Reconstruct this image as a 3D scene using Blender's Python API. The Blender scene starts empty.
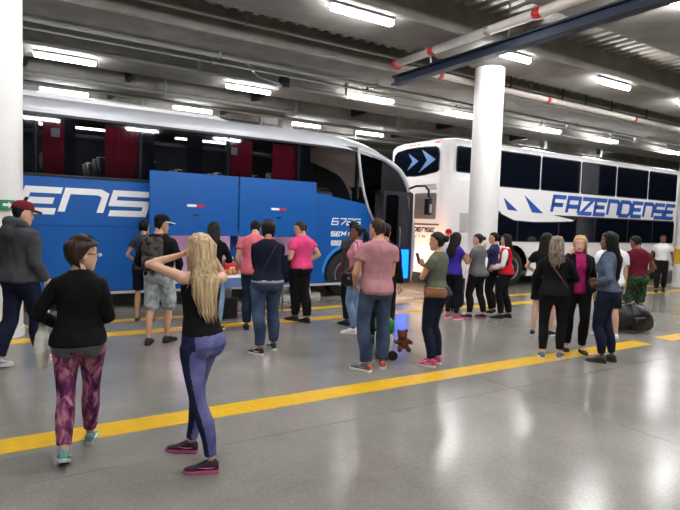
import bpy, bmesh, math, random, mathutils.bvhtree
import numpy as np
from mathutils import Vector, Matrix, noise
from mathutils.geometry import tessellate_polygon
import openvdb

SC = bpy.context.scene
COL = SC.collection
PI = math.pi
random.seed(7)

# ------------------------------------------------------------------ camera
CAM_F, CAM_YAW, CAM_PITCH, CAM_ROLL, CAM_H = 550.8, math.radians(57.72), math.radians(3.574), math.radians(1.883), 1.70
fw = Vector((math.cos(CAM_YAW) * math.cos(CAM_PITCH), math.sin(CAM_YAW) * math.cos(CAM_PITCH), -math.sin(CAM_PITCH)))
rt = fw.cross(Vector((0, 0, 1))).normalized()
up = rt.cross(fw)
cr, sr = math.cos(CAM_ROLL), math.sin(CAM_ROLL)
rt, up = cr * rt + sr * up, -sr * rt + cr * up
cam = bpy.data.cameras.new('camera')
cam.sensor_fit = 'HORIZONTAL'
cam.sensor_width = 36.0
cam.lens = CAM_F / 680 * 36
cam.clip_end = 300
camo = bpy.data.objects.new('camera', cam)
COL.objects.link(camo)
camo.matrix_world = Matrix(((rt.x, up.x, -fw.x, 0), (rt.y, up.y, -fw.y, 0), (rt.z, up.z, -fw.z, CAM_H), (0, 0, 0, 1)))
SC.camera = camo

# ------------------------------------------------------------------ world, exposure
SC.view_settings.view_transform = 'Standard'
SC.view_settings.look = 'None'
SC.view_settings.gamma = 1
SC.view_settings.use_curve_mapping = False
SC.view_settings.exposure = 0.8
world = bpy.data.worlds.new('world')
SC.world = world
world.use_nodes = True
world.node_tree.nodes['Background'].inputs[0].default_value = (0.55, 0.6, 0.7, 1)
world.node_tree.nodes['Background'].inputs[1].default_value = 0.05
TUBE_STRENGTH = 70.0

# ------------------------------------------------------------------ materials
def lin(c):
    return tuple(((v / 255) / 12.92 if v / 255 <= .04045 else ((v / 255 + .055) / 1.055) ** 2.4) for v in c) + (1,)

MATS = {}
def mat(name, rgb, rough=.6, metal=0, spec=.5, noise_scale=0, noise_amt=.0, bump=0, bump_scale=60, emit=None, emit_s=0, coat=0, stretch=None, rgb2=None):
    """principled surface with optional colour mottling and fine relief"""
    if name in MATS: return MATS[name]
    m = bpy.data.materials.new(name); m.use_nodes = True
    nt = m.node_tree; b = nt.nodes['Principled BSDF']
    b.inputs['Base Color'].default_value = lin(rgb)
    b.inputs['Roughness'].default_value = rough
    b.inputs['Metallic'].default_value = metal
    b.inputs['Specular IOR Level'].default_value = spec
    b.inputs['Coat Weight'].default_value = coat
    if emit:
        b.inputs['Emission Color'].default_value = lin(emit); b.inputs['Emission Strength'].default_value = emit_s
    tc = nt.nodes.new('ShaderNodeTexCoord'); mp = nt.nodes.new('ShaderNodeMapping')
    nt.links.new(tc.outputs['Object'], mp.inputs[0])
    if stretch: mp.inputs['Scale'].default_value = stretch
    if noise_scale:
        n = nt.nodes.new('ShaderNodeTexNoise'); n.inputs['Scale'].default_value = noise_scale; n.inputs['Detail'].default_value = 5
        nt.links.new(mp.outputs[0], n.inputs['Vector'])
        r = nt.nodes.new('ShaderNodeValToRGB')
        c = lin(rgb); c2 = lin(rgb2) if rgb2 else tuple(v * (1 - noise_amt) for v in c[:3]) + (1,)
        r.color_ramp.elements[0].position = .35; r.color_ramp.elements[1].position = .65
        r.color_ramp.elements[0].color = c2; r.color_ramp.elements[1].color = c
        nt.links.new(n.outputs['Fac'], r.inputs[0]); nt.links.new(r.outputs[0], b.inputs['Base Color'])
    if bump:
        n = nt.nodes.new('ShaderNodeTexNoise'); n.inputs['Scale'].default_value = bump_scale; n.inputs['Detail'].default_value = 3
        nt.links.new(mp.outputs[0], n.inputs['Vector'])
        bp = nt.nodes.new('ShaderNodeBump'); bp.inputs['Strength'].default_value = bump; bp.inputs['Distance'].default_value = .01
        nt.links.new(n.outputs['Fac'], bp.inputs['Height']); nt.links.new(bp.outputs[0], b.inputs['Normal'])
    MATS[name] = m
    return m

def glass_mat(name, tint, rough=.03, base=.12):
    """tinted pane: transmits a tint of what is behind, mirrors the hall by fresnel"""
    if name in MATS: return MATS[name]
    m = bpy.data.materials.new(name); m.use_nodes = True
    nt = m.node_tree; nt.nodes.clear()
    o = nt.nodes.new('ShaderNodeOutputMaterial'); mx = nt.nodes.new('ShaderNodeMixShader')
    t = nt.nodes.new('ShaderNodeBsdfTransparent'); t.inputs[0].default_value = tint + (1,)
    g = nt.nodes.new('ShaderNodeBsdfGlossy'); g.inputs['Roughness'].default_value = rough
    g.inputs['Color'].default_value = (.8, .85, .9, 1)
    f = nt.nodes.new('ShaderNodeFresnel'); f.inputs[0].default_value = 1.5
    nt.links.new(f.outputs[0], mx.inputs[0]); nt.links.new(t.outputs[0], mx.inputs[1]); nt.links.new(g.outputs[0], mx.inputs[2])
    nt.links.new(mx.outputs[0], o.inputs[0])
    MATS[name] = m
    return m

# ------------------------------------------------------------------ object helpers
def tag(o, label=None, cat=None, group=None, kind=None):
    if label: o['label'] = label
    if cat: o['category'] = cat
    if group: o['group'] = group
    if kind: o['kind'] = kind
    return o

def empty(name, loc, rz=0, label=None, cat=None, group=None):
    o = bpy.data.objects.new(name, None); COL.objects.link(o)
    o.location = loc; o.rotation_euler = (0, 0, rz); o.empty_display_size = .1
    return tag(o, label, cat, group)

def link(name, me, m=None, parent=None, smooth=False, loc=None):
    o = bpy.data.objects.new(name, me); COL.objects.link(o)
    if m is not None and len(me.materials) == 0:
        for q in (m if isinstance(m, (list, tuple)) else [m]): me.materials.append(q)
    if smooth: me.shade_smooth()
    if parent: o.parent = parent
    if loc: o.location = loc
    return o

class MB:
    """collects simple solids into one mesh"""
    def __init__(s): s.v = []; s.f = []; s.mi = []; s.cur = 0
    def add(s, vs, fs):
        n = len(s.v); s.v += [tuple(p) for p in vs]
        s.f += [tuple(i + n for i in q) for q in fs]; s.mi += [s.cur] * len(fs); return s
    def box(s, x0, x1, y0, y1, z0, z1):
        v = [(x0, y0, z0), (x1, y0, z0), (x1, y1, z0), (x0, y1, z0), (x0, y0, z1), (x1, y0, z1), (x1, y1, z1), (x0, y1, z1)]
        return s.add(v, [(0, 3, 2, 1), (4, 5, 6, 7), (0, 1, 5, 4), (1, 2, 6, 5), (2, 3, 7, 6), (3, 0, 4, 7)])
    def rbox(s, x0, x1, y0, y1, z0, z1, r, n=3):
        """box with rounded corners in plan and softened top and bottom edges"""
        r = min(r, (x1 - x0) / 2.01, (y1 - y0) / 2.01)
        e = min(r, (z1 - z0) / 2.01) * .6
        rings = []
        for z, ins in ((z0, e), (z0 + e, 0), (z1 - e, 0), (z1, e)):
            ring = []
            for cx, cy, a0 in ((x1 - r, y1 - r, 0), (x0 + r, y1 - r, 90), (x0 + r, y0 + r, 180), (x1 - r, y0 + r, 270)):
                for k in range(n + 1):
                    a = math.radians(a0 + 90 * k / n); q = r - ins
                    ring.append((cx + max(q, .0005) * math.cos(a), cy + max(q, .0005) * math.sin(a), z))
            rings.append(ring)
        return s.loft(rings)
    def loft(s, rings, cap=True, close=True):
        n = len(rings[0]); vs = [p for r in rings for p in r]; fs = []
        for i in range(len(rings) - 1):
            for j in range(n if close else n - 1):
                k = (j + 1) % n
                fs.append((i * n + j, i * n + k, (i + 1) * n + k, (i + 1) * n + j))
        if cap and close:
            fs.append(tuple(reversed(range(n)))); fs.append(tuple(range((len(rings) - 1) * n, len(rings) * n)))
        return s.add(vs, fs)
    def tube(s, pts, r, n=8, cap=True, flat=1.0):
        pts = [Vector(p) for p in pts]
        rs = r if isinstance(r, (list, tuple)) else [r] * len(pts)
        t0 = (pts[1] - pts[0]).normalized()
        a = t0.orthogonal().normalized() if abs(t0.z) > .95 else t0.cross(Vector((0, 0, 1))).normalized()
        rings = []
        for i, p in enumerate(pts):
            t = (pts[min(i + 1, len(pts) - 1)] - pts[max(i - 1, 0)]).normalized()
            a = (a - t * a.dot(t)).normalized(); b = t.cross(a)
            rings.append([tuple(p + rs[i] * (math.cos(2 * PI * k / n) * a + flat * math.sin(2 * PI * k / n) * b)) for k in range(n)])
        return s.loft(rings, cap)
    def ball(s, c, r, n=10, m=7):
        r = r if isinstance(r, (list, tuple)) else (r, r, r)
        rings = []
        for i in range(m + 1):
            t = PI * (i + .02) / (m + .04)
            rings.append([(c[0] + r[0] * math.sin(t) * math.cos(2 * PI * k / n), c[1] + r[1] * math.sin(t) * math.sin(2 * PI * k / n), c[2] - r[2] * math.cos(t)) for k in range(n)])
        return s.loft(rings)
    def plate(s, outer, holes=(), d0=0.0, d1=.02, mp=None):
        """polygon with holes in (a,b), thickened d0..d1; mp maps (a,b,d) to xyz"""
        loops = [list(outer)] + [list(h) for h in holes]
        tris = tessellate_polygon([[Vector((p[0], p[1], 0)) for p in l] for l in loops])
        flat = [p for l in loops for p in l]; n = len(flat)
        vs = [mp(a, b, d0) for a, b in flat] + [mp(a, b, d1) for a, b in flat]
        fs = [tuple(t) for t in tris] + [tuple(i + n for i in reversed(t)) for t in tris]
        k = 0
        for l in loops:
            for i in range(len(l)):
                j = (i + 1) % len(l); fs.append((k + i, k + j, k + j + n, k + i + n))
            k += len(l)
        return s.add(vs, fs)
    def mesh(s, name, recalc=True):
        me = bpy.data.meshes.new(name); me.from_pydata(s.v, [], s.f)
        if any(s.mi): me.polygons.foreach_set('material_index', s.mi)
        if recalc:
            bm = bmesh.new(); bm.from_mesh(me); bmesh.ops.recalc_face_normals(bm, faces=bm.faces); bm.to_mesh(me); bm.free()
        me.update(); return me
    def build(s, name, m, parent=None, smooth=False, loc=None):
        return link(name, s.mesh(name), m, parent, smooth, loc)

def auto_smooth(o, deg=40):
    me = o.data; me.shade_smooth()
    try: me.set_sharp_from_angle(angle=math.radians(deg))
    except Exception: pass
    return o

def arc(cx, cy, r, a0, a1, n):
    return [(cx + r * math.cos(math.radians(a0 + (a1 - a0) * i / n)), cy + r * math.sin(math.radians(a0 + (a1 - a0) * i / n))) for i in range(n + 1)]

def rrect(x0, x1, y0, y1, r, n=3):
    return arc(x1 - r, y1 - r, r, 0, 90, n) + arc(x0 + r, y1 - r, r, 90, 180, n) + arc(x0 + r, y0 + r, r, 180, 270, n) + arc(x1 - r, y0 + r, r, 270, 360, n)

# stroke lettering: each glyph is a set of polylines in a 0.8 x 1 box, widened to mitred bands
GLYPH = {
 'A': ['0,0 0,1 .8,1 .8,0', '0,.42 .8,.42'], 'D': ['0,0 0,1 .62,1 .8,.82 .8,.18 .62,0 -.07,0'], 'E': ['.8,0 0,0 0,1 .8,1', '0,.5 .68,.5'],
 'F': ['0,0 0,1 .8,1', '0,.48 .66,.48'], 'N': ['0,0 0,1 .66,1 .8,.86 .8,0'], 'S': ['.8,1 0,1 0,.5 .8,.5 .8,0 0,0'], 'Z': ['0,1 .8,1 0,0 .8,0'],
 'M': ['0,0 0,1 .4,.45 .8,1 .8,0'], 'I': ['.4,0 .4,1'], '6': ['.8,1 0,1 0,0 .8,0 .8,.5 0,.5'], '7': ['0,1 .8,1 .8,.72 .3,0'], '2': ['0,1 .8,1 .8,.5 0,.5 0,0 .8,0'],
 '5': ['.8,1 0,1 0,.5 .8,.5 .8,0 0,0'], '9': ['.8,.5 0,.5 0,1 .8,1 .8,0 0,0'], '8': ['0,.5 0,1 .8,1 .8,0 0,0 0,.5 .8,.5'], '0': ['0,-.06 0,1 .8,1 .8,0 0,0'],
 'R': ['0,0 0,1 .8,1 .8,.48 0,.48', '.35,.48 .8,0'], 'O': ['0,-.06 0,1 .8,1 .8,0 0,0'], 'V': ['0,1 .4,0 .8,1']}
def stroke_glyph(mb, ch, x, z, w, h, th, shear, mp, d0, d1):
    sx = w / .8; hw = th / 2
    for line in GLYPH[ch]:
        P = [Vector(tuple(float(q) for q in p.split(','))) for p in line.split()]
        P = [Vector((p.x * sx, hw + p.y * (h - th))) for p in P]
        L, R = [], []
        for i, p in enumerate(P):
            da = (p - P[i - 1]).normalized() if i else None
            db = (P[i + 1] - p).normalized() if i < len(P) - 1 else None
            d = (da + db) if (da and db) else (da or db)
            d.normalize(); nrm = Vector((-d.y, d.x)); ref = da or db
            k = hw / max(.35, nrm.dot(Vector((-ref.y, ref.x))))
            L.append(p + nrm * k); R.append(p - nrm * k)
        for i in range(len(P) - 1):
            q = [L[i], L[i + 1], R[i + 1], R[i]]
            mb.plate([(x + v.x + shear * v.y, z + v.y) for v in q], (), d0, d1, mp)

def write(text, x, z, w, h, th, adv, shear, mp, d0, d1, m, parent, name='letter'):
    for i, ch in enumerate(text):
        if ch == ' ': continue
        mb = MB(); stroke_glyph(mb, ch, x + adv * i, z, w, h, th, shear, mp, d0, d1)
        mb.build(name, m, parent)

# ------------------------------------------------------------------ shared surfaces
M_conc = mat('beam_concrete', (130, 127, 121), .85, noise_scale=2.2, noise_amt=.28, bump=.25, bump_scale=25)
M_deck = mat('steel_deck', (150, 147, 138), .6, noise_scale=1.2, noise_amt=.2, stretch=(1, .2, 1))
M_col = mat('white_paint', (228, 226, 224), .42, noise_scale=2, noise_amt=.04)
M_wall = mat('dark_wall', (70, 70, 72), .8, noise_scale=1.5, noise_amt=.3)
M_yel = mat('yellow_paint', (226, 178, 16), .42, noise_scale=14, noise_amt=.14)
M_black = mat('black_plastic', (16, 16, 18), .45)
M_rub = mat('tyre_rubber', (24, 24, 25), .8, bump=.3, bump_scale=40)
M_dark = mat('dark_metal', (38, 42, 50), .45, metal=.4)
M_navy = mat('navy_steel', (34, 46, 66), .4, metal=.3)
M_steel = mat('bare_steel', (170, 172, 174), .35, metal=.9)
M_pipe = mat('pipe_white', (206, 198, 190), .5, noise_scale=6, noise_amt=.1)
M_red = mat('red_paint', (186, 36, 36), .45)
M_cond = mat('conduit_grey', (150, 152, 148), .4, metal=.5)
M_tube = mat('lamp_diffuser', (255, 255, 255), .4, emit=(255, 255, 255), emit_s=TUBE_STRENGTH)

def floor_mat():
    m = bpy.data.materials.new('polished_concrete'); m.use_nodes = True
    nt = m.node_tree; b = nt.nodes['Principled BSDF']; N = nt.nodes.new; K = nt.links.new
    tc = N('ShaderNodeTexCoord')
    n1 = N('ShaderNodeTexNoise'); n1.inputs['Scale'].default_value = .55; n1.inputs['Detail'].default_value = 6; n1.inputs['Roughness'].default_value = .65
    n2 = N('ShaderNodeTexNoise'); n2.inputs['Scale'].default_value = 38; n2.inputs['Detail'].default_value = 4
    n3 = N('ShaderNodeTexVoronoi'); n3.inputs['Scale'].default_value = 55
    for n in (n1, n2, n3): K(tc.outputs['Object'], n.inputs['Vector'])
    r1 = N('ShaderNodeValToRGB'); r1.color_ramp.elements[0].position = .3; r1.color_ramp.elements[1].position = .72
    r1.color_ramp.elements[0].color = lin((117, 114, 108)); r1.color_ramp.elements[1].color = lin((150, 146, 139))
    K(n1.outputs['Fac'], r1.inputs[0])
    r2 = N('ShaderNodeValToRGB'); r2.color_ramp.elements[0].position = .38; r2.color_ramp.elements[1].position = .66
    r2.color_ramp.elements[0].color = (.90, .90, .89, 1); r2.color_ramp.elements[1].color = (1.06, 1.06, 1.05, 1)
    K(n2.outputs['Fac'], r2.inputs[0])
    mx = N('ShaderNodeMix'); mx.data_type = 'RGBA'; mx.blend_type = 'MULTIPLY'; mx.inputs[0].default_value = 1
    K(r1.outputs[0], mx.inputs[6]); K(r2.outputs[0], mx.inputs[7])
    r3 = N('ShaderNodeValToRGB'); r3.color_ramp.elements[0].position = .05; r3.color_ramp.elements[1].position = .12
    r3.color_ramp.elements[0].color = (1, 1, 1, 1); r3.color_ramp.elements[1].color = (0, 0, 0, 1)
    K(n3.outputs['Distance'], r3.inputs[0])
    m2 = N('ShaderNodeMix'); m2.data_type = 'RGBA'; m2.inputs[7].default_value = lin((188, 184, 176))
    sc = N('ShaderNodeMath'); sc.operation = 'MULTIPLY'; sc.inputs[1].default_value = .5
    K(r3.outputs[0], sc.inputs[0]); K(sc.outputs[0], m2.inputs[0]); K(mx.outputs[2], m2.inputs[6])
    K(m2.outputs[2], b.inputs['Base Color'])
    mr = N('ShaderNodeMapRange'); mr.inputs[3].default_value = .13; mr.inputs[4].default_value = .26
    K(n1.outputs['Fac'], mr.inputs[0]); K(mr.outputs[0], b.inputs['Roughness'])
    b.inputs['Specular IOR Level'].default_value = .30
    return m
M_floor = floor_mat()

# ------------------------------------------------------------------ floor: base, slabs with recessed joints, painted lines
fl = MB().box(-12, 46, -9, 31, -.25, -.012).build('floor', mat('joint_dark', (62, 60, 57), .9)); tag(fl, kind='structure')
XB, YB = (-12, -4.2, 4.63, 13.4, 22.2, 31, 46), (-9, -4.9, 3.83, 12.6, 21.4, 31)
for i in range(len(XB) - 1):
    for j in range(len(YB) - 1):
        MB().box(XB[i] + .003, XB[i + 1] - .003, YB[j] + .003, YB[j + 1] - .003, -.012, 0).build('slab', M_floor, fl)
def line(n, x0, x1, y0, y1):
    o = MB().box(x0, x1, y0, y1, 0, .002).build(n, M_yel); tag(o, kind='structure'); return o
line('trim_1', -6, 8.36, 4.39, 4.68); line('trim_2', 8.95, 30, 4.39, 4.68)
line('trim_3', -8, 34, 8.02, 8.31); line('trim_4', -8, 34, 9.05, 9.28)

# ------------------------------------------------------------------ ceiling: ribbed deck, beams
mb = MB(); prof = []
x = -12.0
while x < 46:
    prof += [(x, 5.6), (x + .13, 5.6), (x + .16, 5.68), (x + .26, 5.68)]; x += .29
mb.loft([[(a, y, z) for a, z in prof] + [(a, y, 5.8) for a, z in reversed(prof)] for y in (-9, 31)])
tag(mb.build('ceiling', M_deck), kind='structure')
BEAMS = (-7.0, -4.1, -1.25, 1.6, 4.45, 7.42, 10.18, 12.95, 15.75, 18.5, 21.3, 24.1, 26.9)
for i, y0 in enumerate(BEAMS):
    rings = []
    for xx in (-12, 46):
        rings.append([(xx, y0, 5.66), (xx, y0, 5.13), (xx, y0 + .03, 5.1), (xx, y0 + 1.35, 5.1), (xx, y0 + 1.38, 5.13), (xx, y0 + 1.38, 5.66)])
    tag(MB().loft(rings).build('ceiling_beam', M_conc), kind='structure')
# dark cross joists between far beams, seen as dim clutter
for k, yy in enumerate((14.6, 17.45, 20.2)):
    for xx in (-3, 0.6, 3.0, 6.6, 10.2, 14, 18, 24):
        tag(MB().box(xx, xx + .12, yy - .1, yy + 1.2, 5.2, 5.5).build('ceiling_joist', M_dark), kind='structure')
for nm, b in (('wall_back', (-12, 46, 31, 31.2, 0, 5.7)), ('wall_front', (-12, 46, -9.2, -9, 0, 5.7)), ('wall_left', (-12.2, -12, -9, 31, 0, 5.7)), ('wall_right', (46, 46.2, -9, 31, 0, 5.7))):
    tag(MB().box(*b).build(nm, M_wall), kind='structure')

# ------------------------------------------------------------------ pillars
def column(name, x, y, r=.32, band=None):
    o = empty(name, (x, y, 0)); tag(o, kind='structure')
    rings = [[(rr * math.cos(2 * PI * k / 40), rr * math.sin(2 * PI * k / 40), z) for k in range(40)] for z, rr in ((0, r + .02), (.12, r + .02), (.13, r), (5.1, r))]
    auto_smooth(MB().loft(rings).build('shaft', M_col, o), 30)
    if band:
        rings = [[((r + .004) * math.cos(2 * PI * k / 40), (r + .004) * math.sin(2 * PI * k / 40), z) for k in range(40)] for z in band]
        auto_smooth(MB().loft(rings, False).build('painted_band', M_yel, o), 30)
    return o
c1 = column('column', .03, 8.67); c2 = column('column', 9.19, 8.67); c3 = column('column', 18.1, 8.67, band=(.72, 1.18))
for x in (-9.2, 27, 36): column('column', x, 8.67)
pier = MB().rbox(8.28, 8.66, 17.0, 17.4, 0, 5.1, .02).build('column', M_col); tag(pier, kind='structure')

# exit sign on the left pillar
es = empty('exit_sign', (.13, 8.31, 1.70), 0, 'small green wall sign with white arrow on the left pillar', 'sign')
es.rotation_euler = (0, 0, math.radians(26))
MB().rbox(-.19, .12, -.012, .012, 0, .125, .004).build('sign_panel', mat('exit_green', (16, 112, 72), .4, emit=(16, 112, 72), emit_s=.15), es)
MB().plate([(-.03, .045), (.04, .045), (.04, .02), (.085, .062), (.04, .105), (.04, .08), (-.03, .08)], (), -.016, -.012, lambda a, b, d: (a, d, b)).build('arrow', M_col, es)
MB().plate([(-.16, .02), (-.09, .02), (-.09, .105), (-.16, .105)], [[(-.145, .035), (-.145, .09), (-.105, .09), (-.105, .035)]], -.016, -.012, lambda a, b, d: (a, d, b)).build('door_symbol', M_col, es)

# ------------------------------------------------------------------ fluorescent lights
ORD = ['first', 'second', 'third', 'fourth', 'fifth', 'sixth', 'seventh', 'eighth']
proto_l = {}
def lamp(x, y, label, z=5.0, yaw=0):
    t = empty('ceiling_light', (x, y, z), yaw, label, 'light', 'fluorescent ceiling lights')
    if not proto_l:
        proto_l['h'] = MB().rbox(-.62, .62, -.055, .055, .03, .07, .02).mesh('housing')
        m = MB()
        m.loft([[(xx, .06 * r * math.cos(2 * PI * k / 12), .0 + .05 * r * math.sin(2 * PI * k / 12)) for k in range(12)] for xx, r in ((-.60, .6), (-.57, 1), (.57, 1), (.60, .6))])
        proto_l['t'] = m.mesh('tube')
        m = MB()
        for q in (-.4, .4): m.tube([(q, 0, .07), (q, 0, .62)], .008, 6)
        proto_l['r'] = m.mesh('hanger')
    link('housing', proto_l['h'], M_col, t); link('diffuser', proto_l['t'], M_tube, t, True)
    link('hanger', proto_l['r'], M_steel, t)
    return t
rows = [
 (7.55, (5.05, 8.5, 12.0, 15.52, 19.0, 22.5, 26.0, 29.5), 'along the near beam over the crowd'),
 (12.3, (8.72, 11.93, 15.97, 19.38, 24.0, 28.0, 32.0, 36.0), 'above the roofs of the two buses'),
 (13.57, (1.36, 5.62), 'above the rear roof of the blue bus'),
 (17.25, (1.7, 5.3, 9.27, 12.05), 'in the far bay behind the blue bus'),
 (15.69, (19.42, 23.6), 'in the far bay behind the white bus'),
 (4.38, (8.35, 11.85, 15.3), 'over the front aisle at top right'), (4.379, (1.4, 4.9), 'over the front aisle out of view'), (7.549, (1.55, -1.95), 'over the near aisle out of view'),
 (1.3, (-2.0, 1.5, 5.0, 8.5, 12), 'over the empty front floor'), (-2.2, (-2.0, 1.5, 5.0, 8.5), 'over the rear of the empty front floor')]
for y, xs, ph in rows:
    for i, x in enumerate(xs):
        lamp(x, y, '%s white fluorescent tube light from the left %s' % (ORD[i], ph))

# ------------------------------------------------------------------ pipework and steel under the ceiling
pp = empty('fire_pipe', (7.1, 9.38, 5.0), 0, 'white fire pipe with red bands turning a corner under the ceiling', 'pipe')
MB().tube([(0, -8.5, -.02), (0, -.12, -.02)], .078, 14).build('long_run', M_pipe, pp, True)
MB().tube([(0, -.13, -.02), (0, -.05, -.02), (.05, .0, -.02), (.14, .02, -.02)], .086, 14).build('elbow', M_red, pp, True)
MB().tube([(.14, .02, -.02), (13, .02, -.02)], .07, 14).build('cross_run', M_pipe, pp, True)
for y in (-1.2, -3.6, -6): MB().tube([(0, y - .07, -.02), (0, y + .07, -.02)], .081, 14).build('red_band', M_red, pp, True)
for x in (1.3, 5.0, 9): MB().tube([(x - .06, .02, -.02), (x + .06, .02, -.02)], .073, 14).build('red_band', M_red, pp, True)
for y in (-2.6, -5.2): MB().tube([(0, y - .04, -.02), (0, y + .04, -.02)], .09, 14).build('coupling', M_steel, pp, True)
for x in (2.6, 3.6, 5.6, 6.6, 7.8, 9.6): MB().box(x - .012, x + .012, .0, .04, -.095, .595).build('pipe_hanger', M_dark, pp)
for y in (-1.0, -4.4): MB().tube([(0, y, .05), (0, y, .6)], .012, 6).build('pipe_hanger', M_steel, pp)

gd = empty('steel_girder', (7.5, 7.1, 4.795), 0, 'dark navy steel channel girder hung beside the white pipe', 'girder')
MB().box(-.09, .09, -4.4, 2.75, .07, .10).build('top_flange', M_navy, gd)
MB().box(-.10, .10, -4.4, 2.75, -.10, -.06).build('bottom_flange', M_navy, gd)
MB().box(-.015, .015, -4.4, 2.75, -.06, .07).build('web', M_navy, gd)
for y, zt in ((-3, .795), (-.4, .795), (1.6, .295)): MB().box(-.012, .012, y - .012, y + .012, .10, zt).build('bracket', M_cond, gd)
for i, (y, z, r) in enumerate(((11.25, 5.02, .045), (11.62, 4.98, .03), (12.6, 5.0, .05), (15.5, 5.0, .05), (16.3, 4.95, .05), (9.85, 5.3, .04), (6.45, 5.54, .03), (18.2, 4.95, .05), (20.6, 4.98, .05))):
    t = MB(); t.tube([(-12, y, z), (46, y, z)], r, 8)
    for k in range(-3, 12): t.box(k * 4 - .02, k * 4 + .02, y - r - .01, y + r + .01, z - r - .01, 5.095 if any(b - .06 < y < b + 1.44 for b in BEAMS) else 5.595)
    o = t.build('conduit', M_cond, None); auto_smooth(o)
    tag(o, '%s grey conduit from the camera running along the ceiling beams' % (['third', 'fourth', 'fifth', 'sixth', 'seventh', 'second', 'first', 'eighth', 'ninth'][i]), 'conduit', 'ceiling conduits')
tray = empty('cable_tray', (4.7, 12.3, 4.88), 0, 'short tilted grey bracket hung among the dark ceiling beams', 'bracket')
MB().tube([(0, 0, .71), (.6, -.1, .12), (1.2, -.2, .0)], .035, 6).build('arm', M_cond, tray)
MB().box(1.1, 1.3, -.3, -.1, -.06, .18).build('junction_box', M_dark, tray)
# ================================================================== BLUE BUS (side plane y = 10.3, nose towards +x)
M_blue = mat('bus_blue', (6, 84, 160), .32, coat=.3)
M_silver = mat('bus_silver', (188, 190, 196), .4, metal=.25)
M_white = mat('bus_white', (232, 230, 232), .35, coat=.2)
M_gl = glass_mat('tinted_pane', (.62, .63, .66))
M_gd = glass_mat('dark_pane', (.10, .12, .16))
M_int = mat('bus_interior', (46, 48, 54), .8)
M_cur = mat('crimson_curtain', (170, 14, 52), .85, bump=.3, bump_scale=30)
M_seat = mat('seat_fabric', (46, 50, 66), .9)
M_cover = mat('headrest_cloth', (214, 214, 216), .85)
M_bay = mat('bay_lining', (214, 196, 212), .6)
M_letter = mat('letter_white', (236, 236, 238), .4)
M_refw = mat('reflector_white', (235, 235, 235), .3); M_refr = mat('reflector_red', (200, 24, 40), .3)

def P2(y0): return lambda a, b, d: (a, y0 + d, b)       # plates lying in the side of a bus
bus = empty('coach_bus', (0, 10.3, 0), 0, 'blue and silver coach bus with crimson curtains and raised luggage doors', 'bus')
# lower side with wheel arch, luggage openings
WX = 6.72
side = [(-5, .3), (-2.9, .3)] + arc(-2.3, .5, .6, 199.5, -19.5, 14) + [(WX - .566, .3)] + arc(WX, .5, .6, 199.5, -19.5, 14)[1:] + [(7.45, .3), (7.45, 1.62), (7.36, 1.76), (7.16, 2.09), (6.25, 2.22), (6.25, 2.28), (-5, 2.28)]
bays = [[(2.45, .42), (3.95, .42), (3.95, 1.37), (2.45, 1.37)], [(4.1, .42), (5.62, .42), (5.62, 1.37), (4.1, 1.37)]]
MB().plate(side, bays, 0, .03, P2(0)).build('side_panel', M_blue, bus)
MB().box(-4.98, 7.4, -.006, .05, .275, .325).build('bottom_trim', M_silver, bus)
# closed hatches ahead of the rear wheel (thin proud panels leave the seam)
for x0, x1 in ((-1.6, .15), (.19, 2.36)):
    h = MB().rbox(x0, x1, -.012, .01, .345, 1.45, .01).build('luggage_hatch', M_blue, bus)
MB().box(-4.9, 2.36, -.008, .0, 1.462, 1.472).build('crease', mat('bus_blue_deep', (6, 58, 130), .35), bus)
# open hatches lifted parallel to the side
for x0, x1, rx in ((2.30, 3.94, 2.96), (3.96, 5.63, 4.62)):
    h = MB().rbox(x0, x1, -.41, -.37, 1.34, 2.465, .02).build('luggage_hatch', M_blue, bus)
    MB().box(rx, rx + .17, -.416, -.409, 1.86, 1.905).build('reflector', M_refw, h)
    MB().box(rx + .17, rx + .32, -.416, -.409, 1.86, 1.905).build('reflector', M_refr, h)
    MB().rbox(rx + .12, rx + .22, -.418, -.408, 1.70, 1.735, .008).build('latch', M_dark, h)
    for xa in (x0 + .12, x1 - .12): MB().tube([(xa, -.37, 1.9), (xa, .04, 1.38)], .018, 6).build('hatch_arm', M_dark, bus)
# luggage bays with a lamp in each
for x0, x1 in ((2.42, 3.98), (4.07, 5.65)):
    m = MB(); m.box(x0, x1, .03, 1.3, .38, .42); m.box(x0, x1, .03, 1.3, 1.38, 1.41); m.box(x0, x0 + .03, .03, 1.3, .38, 1.4); m.box(x1 - .03, x1, .03, 1.3, .38, 1.4); m.box(x0, x1, 1.3, 1.33, .38, 1.41)
    m.build('luggage_bay', M_bay, bus)
    MB().box(x0 + .3, x1 - .3, .1, .16, 1.345, 1.378).build('bay_lamp', mat('bay_lamp_glow', (250, 225, 245), .4, emit=(255, 224, 246), emit_s=10), bus)
MB().box(-4.9, 7.3, .06, 2.5, .30, .375).build('underbody', M_black, bus)
MB().box(7.45, 8.4, .5, 2.5, .30, .375).build('underbody', M_black, bus)
MB().box(5.68, 7.4, .6, 2.45, .38, 1.4).build('wheel_well', M_black, bus)
MB().box(-4.95, -.9, .6, 2.45, .38, 1.4).build('wheel_well', M_black, bus)
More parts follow.
